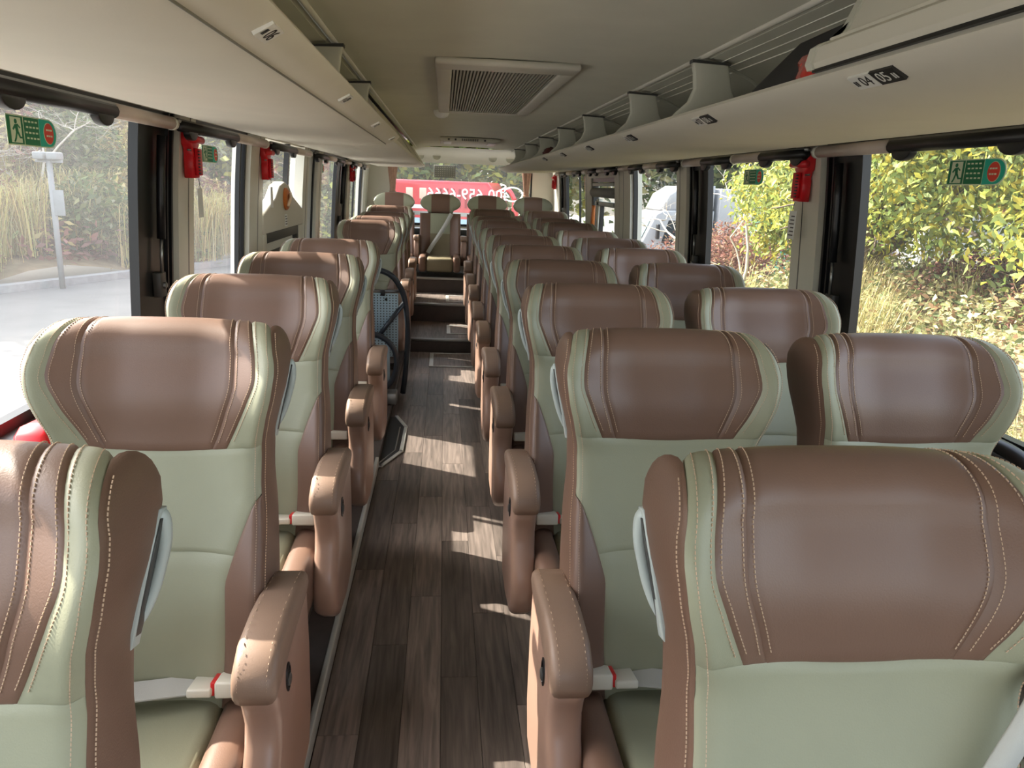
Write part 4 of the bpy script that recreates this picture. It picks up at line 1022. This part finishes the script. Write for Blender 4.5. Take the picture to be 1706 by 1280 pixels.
# yellow leaved tree
yt = empty('yellow_leaved_tree', label='broad tree with drooping yellow green leaves outside the near right window', cat='tree', group='trees right of the coach')
sk, tips = skeleton('trunk', (6.9, 12.0, GZ), 2.3, .16, 4, BARK, yt, 41, (-.12, -.18), 3, .75)
q = np.random.default_rng(43); cl_c = np.stack([q.uniform(5.3, 8.0, 95), q.uniform(6.2, 12.4, 95), q.uniform(1.05, 4.0, 95)], 1)
P = cl_c[q.integers(0, 95, 52000)]+q.normal(size=(52000, 3))*np.array([.30, .36, .26]); leaves('foliage', P, (.07, .16), YEL, yt, .42, .8, .3, 44)
for k_, b_ in enumerate(((6.3, 10.6, 1.35), (6.2, 8.6, 1.15), (6.4, 7.4, 1.7))): tube('branch', bez([(6.75, 11.8, .9+.4*k_), ((6.75+b_[0])/2, (11.8+b_[1])/2, b_[2]+.25), b_], 6), [.06-.003*i for i in range(13)], BARK, yt, 6)
yt2 = empty('yellow_leaved_sapling', label='slender sapling with hanging yellow leaves seen past the right hammer holder', cat='tree', group='trees right of the coach')
sk, tips = skeleton('trunk', (5.35, 13.3, GZ+.6), 1.5, .04, 3, PALEB, yt2, 51, (.02, .1), 2, .5)
q = np.random.default_rng(53); cc = np.stack([q.uniform(5.2, 6.3, 26), q.uniform(12.8, 14.2, 26), q.uniform(.5, 3.2, 26)], 1); P = cc[q.integers(0, 26, 4200)]+q.normal(size=(4200, 3))*np.array([.16, .16, .22]); leaves('foliage', P, (.08, .16), YEL, yt2, .42, .9, .3, 54)
# russet twiggy shrubs
i = 0
for c, r in (((6.6, 16.2, .35), (1.3, 1.3, .75)), ((5.6, 14.9, .2), (1.0, .9, .7)), ((8.2, 15.5, .55), (1.3, 1.0, .9)), ((7.7, 10.0, .35), (1.2, 1.1, .65)), ((7.4, 8.0, .3), (1.0, 1.0, .55)), ((8.0, 6.2, .35), (.9, .9, .6)), ((6.0, 17.8, -.1), (1.5, 1.0, .8))):
    shrub('russet_shrub', c, r, 4200, (.05, .11), ROSE, 'russet twiggy shrub '+['below the bare grey tree', 'beside the slender yellow sapling', 'right of the teal parasol', 'behind the trunk of the yellow tree', 'under the middle of the yellow tree', 'under the near edge of the yellow tree', 'in front of the white truck'][i], 'shrub', 'russet shrubs right of the coach', 60+3*i); i += 1
bt = empty('bare_tree', label='bare grey branching tree in front of the white truck', cat='tree', group='trees right of the coach'); skeleton('branches', (6.5, 17.0, GZ), 1.8, .07, 5, PALEB, bt, 71, (.05, 0), 3, .55)
bt = empty('bare_tree', label='bare thin tree left of the teal parasol', cat='tree', group='trees right of the coach'); skeleton('branches', (5.2, 16.6, GZ), 1.6, .05, 5, PALEB, bt, 75, (.1, .1), 3, .6)
# teal parasol half open
TEALC = mat('teal_canvas', (40, 150, 132), .7, var=.05)
pa = empty('teal_parasol', (7.9, 18.0, 0), label='teal tilted parasol beyond the bare branches', cat='parasol')
V = [(0, 0, .95)]; Fc = []
for k_ in range(17): t_ = k_/16*2*PI; V.append((.95*math.cos(t_), .95*math.sin(t_), .55+.02*math.sin(t_*8)))
Fc = [(0, k_+1, k_+2) for k_ in range(16)]; o = obj('canopy', V, Fc, TEALC, pa, False, rot=(math.radians(38), math.radians(-18), 0)); md = o.modifiers.new('thick', 'SOLIDIFY'); md.thickness = .01
for k_ in range(0, 16, 2): tube('rib', [(0, 0, .955), V[k_+1]], .014, WHITE, o, 5)
tube('pole', [(0, 0, GZ), (.05, -.1, .85)], .03, METAL, pa, 8)
# low white wall and hedge beyond the tree, right edge
lw = box('garden_wall', 9.2, 24, 12.5, 12.8, -.2, .55, mat('pale_wall', (196, 198, 200), .8, var=.06)); tag(lw, 'low pale wall behind the yellow tree', 'wall')
box('wall_coping', 9.2, 24, 12.45, 12.85, .55, .62, mat('brick_coping', (150, 96, 80), .8, var=.1), lw)
lw2 = box('garden_wall', 10.0, 26, 15.5, 15.8, -.2, 1.35, mat('pale_wall', (196, 198, 200))); tag(lw2, 'taller pale wall with red coping behind the hedge', 'wall'); box('wall_coping', 10, 26, 15.4, 15.9, 1.35, 1.5, mat('brick_coping', (150, 96, 80)), lw2)
shrub('clipped_hedge', (12.5, 14.1, .55), (2.6, .6, .55), 6000, (.07, .13), GRNS, 'dark green clipped hedge between the two pale walls', 'hedge', 'hedges', 81, False)
# white box truck
tr = empty('white_truck', (5.35, 21.0, GZ), label='white cab box truck parked beyond the third right window', cat='truck')
TW = mat('truck_white', (160, 162, 164), .3, var=.02, coat=.3); TGL = mat('truck_glass', (40, 46, 52), .1, var=.2, vscale=3)
cab = [(.05, .45), (.0, .9), (.06, 1.25), (.42, 2.02), (.62, 2.12), (2.05, 2.15), (2.05, .45), (1.75, .45), (1.68, .75), (1.45, .98), (1.15, 1.02), (.85, .92), (.70, .7), (.66, .45)]
prism('cab', cab, 'y', 0, 1.9, TW, tr, .05)
prism('fairing', [(.55, 2.12), (.75, 2.55), (1.1, 2.78), (2.05, 2.82), (2.05, 2.14)], 'y', .08, 1.82, TW, tr, .06)
prism('side_window', [(.62, 1.26), (.78, 1.86), (1.72, 1.86), (1.72, 1.45), (1.25, 1.36), (.85, 1.16)], 'y', -.012, .01, TGL, tr)
obj('windscreen', [(.05, .12, 1.30), (.05, 1.78, 1.30), (.37, 1.70, 1.96), (.37, .2, 1.96)], [(0, 1, 2, 3)], mat('truck_windscreen', (120, 140, 146), .1), tr, False)
for x in (.80, 1.62): box('door_handle', x, x+.12, -.02, .0, 1.0, 1.14, BLACK, tr, .01)
box('mirror', .42, .5, -.22, -.06, 1.35, 1.75, BLACK, tr, .02)
wh = tube('wheel', [(1.2, .02, .45), (1.2, .30, .45)], .45, BLACK, tr, 24); lathe('hub', [(.24, 0), (.24, .03), (.1, .06)], METAL, wh, 16, loc=(1.2, .02, .45), rot=(PI/2, 0, 0))
box('cargo_box', 2.15, 7.4, -.05, 2.0, .75, 2.75, TW, tr, .03); box('chassis', 1.8, 7.3, .3, 1.6, .4, .75, BLACK, tr)
for y_ in (.02,): tube('wheel', [(5.8, y_, .45), (5.8, y_+.3, .45)], .45, BLACK, tr, 24)
# red coach behind the rear window
RED = mat('coach_red', (196, 38, 46), .3, var=.04, coat=.4); BGL = mat('coach_glass', (150, 178, 196), .12, var=.12, vscale=1.5)
bu = empty('red_coach', (1.42-4.3*.985, 17.0+4.3*.174, GZ), math.radians(-10), label='short red coach parked behind the rear window', cat='bus')
prism('body', [(0, .35), (4.05, .35), (4.2, .9), (4.15, 1.6), (3.98, 2.42), (3.8, 2.66), (.2, 2.66), (0, 2.55)], 'y', 0, 2.2, RED, bu, .08, 3)
for k_ in range(3): box('side_window', .2+1.1*k_, 1.22+1.1*k_, -.015, .02, 1.15, 1.86, BGL, bu, .02)
prism('front_side_window', [(3.5, 1.25), (4.02, 1.25), (3.9, 1.86), (3.5, 1.86)], 'y', -.015, .02, BGL, bu)
obj('windscreen', [(4.175, .15, 1.25), (4.175, 2.05, 1.25), (4.02, 2.05, 2.2), (4.02, .15, 2.2)], [(0, 1, 2, 3)], BGL, bu, False)
box('white_band', .1, 2.6, -.012, .02, 2.06, 2.14, WHITE, bu); box('grey_band', .1, 3.9, -.010, .02, 1.92, 2.0, METAL, bu)
for x in (1.0, 2.0):
    for j in range(2): box('livery_patch', x+.3*j, x+.16+.3*j, -.012, .02, 2.26, 2.5, mat('livery_pale', (236, 190, 170), .4), bu, .02)
for i_ in range(7): box('grille_bar', 2.75+.14*i_, 2.80+.14*i_, -.02, .02, 2.1, 2.5, mat('coach_dark_red', (150, 30, 38), .4), bu)
tube('mirror_arm', bez([(3.9, .1, 2.4), (4.25, -.1, 2.52), (4.42, -.15, 2.3)], 5), .05, RED, bu, 8); box('mirror', 4.36, 4.5, -.25, -.03, 1.75, 2.32, RED, bu, .05)
for x in (.9, 3.3): tube('wheel', [(x, -.02, .48), (x, .3, .48)], .48, BLACK, bu, 24)
# tall trees behind everything
def tree(name, base, h, r, label, cols, seed, n=9000, size=(.22, .5), group='background trees'):
    t_ = empty(name, (0, 0, 0), label=label, cat='tree', group=group)
    skeleton('trunk', base, h*.35, .16, 3, BARK, t_, seed, split=3, spread=.6)
    q = np.random.default_rng(seed+5); k_ = 26; d = q.normal(size=(k_, 3)); d /= np.linalg.norm(d, axis=1)[:, None]; cc = np.array(base)+np.array([0, 0, h*.56])+d*np.array([r*.7, r*.7, h*.36])*q.uniform(.5, 1, (k_, 1))
    P = cc[q.integers(0, k_, n)]+q.normal(size=(n, 3))*r*.22
    leaves('foliage', P, size, cols, t_, .5, .15, .3, seed+6); return t_
BG = [(9, 27, 8.5, 3.6, 'leafy green tree behind the white truck'), (14, 30, 9.5, 4.2, 'tall olive tree right of the white truck'), (19, 25, 9, 4.2, 'broad green tree beyond the pale walls'), (4.2, 30, 9.5, 4.0, 'green tree rising beside the red coach front'), (-1.5, 32, 9.5, 4.2, 'green tree above the red coach roof'), (-7.5, 33, 9.5, 4.4, 'green tree behind the tail of the red coach'), (25, 20, 9, 4.4, 'broad tree far right beyond the bank'), (22, 12, 8, 4.0, 'green tree behind the taller pale wall'), (17, 20, 7.5, 3.8, 'olive tree behind the hedge'), (18, 6, 7.5, 3.6, 'green tree at the far right of the bank')]
for k_, (x, y, h, r, lb) in enumerate(BG): tree('broadleaf_tree', (x, y, GZ), h, r, lb, [GRNS, GRNS+YEL[:2], GRNS+DRY[:1]][k_ % 3] if k_ not in (3, 4, 5) else GRNS[3:]+YEL, 100+11*k_, 20000 if k_ in (3, 4, 5) else 11000)
# ---- left verge: kerb, slope, grasses, shrubs, bare wood
KD = Vector((3.1, 7.1, 0)).normalized(); K0 = Vector((-9.3, 16.9, 0)); KN = Vector((-KD.y, KD.x, 0))   # KN points away from the road (left)
kerb = box('kerb', -30, 14, 0, .30, 0, .16, mat('kerb_concrete', (150, 150, 148), .9, var=.1), loc=(K0.x, K0.y, GZ), rot=(0, 0, math.atan2(KD.y, KD.x))); tag(kerb, kind='structure'); kerb['label'] = 'concrete kerb along the left verge'
def lslope(s_, d): return GZ+.1+max(0, d)*.30+.5*max(0, d-3)*.6*min(1, max(0, (d-3)/4))+.25*math.sin(s_*.9)*math.cos(d*.8)
ridge('verge_slope', lambda u, v: (lambda s_, d: K0+KD*s_+KN*d+Vector((0, 0, lslope(s_, d))))(-30+u*46, .3+v*16), [i/46 for i in range(47)], [i/20 for i in range(21)], SOIL, 'earth slope of the left verge')
def lscat(n, s0, s1, d0, d1, seed):
    q = np.random.default_rng(seed); S = q.uniform(s0, s1, n); D = q.uniform(d0, d1, n)
    return np.array([list(K0+KD*a+KN*b+Vector((0, 0, lslope(a, b)))) for a, b in zip(S, D)])
cc = lscat(130, -12, 9, .4, 5, 201); q = np.random.default_rng(202); P = cc[q.integers(0, 130, 26000)]+q.normal(size=(26000, 3))*np.array([.22, .22, .03])
o = blades('verge_grass', P, (.7, 1.9), DRY+[(170, 170, 110), (206, 198, 150)], None, .014, .6, 203, 'stuff'); o['label'] = 'tall dry grass along the left verge'; o['category'] = 'grass'
cc = lscat(420, -14, 13, .4, 14, 204); ci_ = q.integers(0, 420, 34000); P = cc[ci_]+np.abs(q.normal(size=(34000, 3)))*np.array([.0, .0, .38])+q.normal(size=(34000, 3))*np.array([.38, .38, .05])
o = leaves('verge_undergrowth', P, (.14, .34), GRNS+DRY[:4]+ROSE[:2]+[(90, 100, 84), (74, 84, 70)], None, .4, 0, .3, 205, 'stuff', ci=ci_); o['label'] = 'mixed dry undergrowth on the left slope'; o['category'] = 'undergrowth'
q = np.random.default_rng(206)
SH = [('grey green bushy shrub', GRNS+[(140, 140, 110)], 'verge shrubs'), ('straw coloured bushy shrub', DRY, 'verge shrubs'), ('rosy brown twiggy shrub', ROSE+DRY[:2], 'verge shrubs')]
PL = ['behind the nearest left window edge', 'left of the traffic camera post', 'right of the traffic camera post', 'below the near exit sticker', 'in the middle of the near left window', 'beside the first left pillar', 'in the second left window', 'at the rear of the second left window', 'beyond the middle door']
k_ = 0
for row, (d0, hh) in enumerate(((2.2, 1.1), (4.6, 1.6), (7.2, 2.0))):
    for j in range(9):
        s_ = -11+2.45*j+q.uniform(-.6, .6); d = d0+q.uniform(-.6, .6); p = K0+KD*s_+KN*d; z = lslope(s_, d); kind_ = SH[(j+row*2) % 3]
        shrub('verge_shrub', (p.x, p.y, z+hh*.75), (1.2+.3*row, 1.2+.3*row, hh), 3000, (.14, .32), kind_[1], kind_[0]+' '+PL[j]+(', front row', ', middle row', ', back row')[row], 'shrub', kind_[2], 300+5*k_, True, .4, 0, PALEB if k_ % 2 else BARK, .2); k_ += 1
for j in range(8):
    s_ = -13+3.2*j; d = 10.5+q.uniform(-1, 1); p = K0+KD*s_+KN*d
    tree('hillside_tree', (p.x, p.y, lslope(s_, d)-.2), 6.5, 3.0, ORD[j]+' grey green tree along the top of the left slope', [(110, 122, 92), (128, 136, 100), (150, 146, 112), (98, 110, 86)], 500+13*j, 7000, (.2, .42), 'hillside trees')
for j, (s_, d) in enumerate(((-5, 3.4), (0.5, 4.0), (3.6, 3.2), (-8.5, 3.6))):
    p = K0+KD*s_+KN*d; b_ = empty('bare_hillside_tree', label='pale bare leafless tree on the left slope, '+ORD[j]+' along the verge', cat='tree', group='bare trees on the left slope')
    skeleton('branches', (p.x, p.y, lslope(s_, d)), 1.7, .06, 5, PALEB, b_, 600+j, (.1, .1), 3, .6)
for k_, (x, y, r_, lb) in enumerate(((-2.15, 14.6, .62, 'nearest'), (-1.75, 15.6, .55, 'farther'))):
    shrub('evergreen_bush', (x, y, GZ+1.75), (r_, r_, 1.75), 9000, (.09, .17), GRNS+YEL[:1], lb+' upright green bush left of the red coach', 'bush', 'bushes behind the coach', 800+7*k_, True)
# traffic camera post
cp = K0+KD*1.3-KN*.3; tc_ = empty('camera_post', (cp.x, cp.y, GZ), label='grey post with two camera heads and a small sign on the left verge', cat='post')
CONC = mat('post_grey', (140, 140, 138), .8)
tube('post', [(0, 0, 0), (0, 0, 2.75)], .06, CONC, tc_, 10); box('sign_board', .03, .25, -.06, -.03, 1.6, 2.15, CONC, tc_, .01)
for dx in (-.14, .14): box('camera_head', dx-.11, dx+.11, -.2, .15, 2.78, 2.94, CONC, tc_, .03)
box('cross_arm', -.28, .28, -.03, .03, 2.72, 2.78, CONC, tc_, .01)
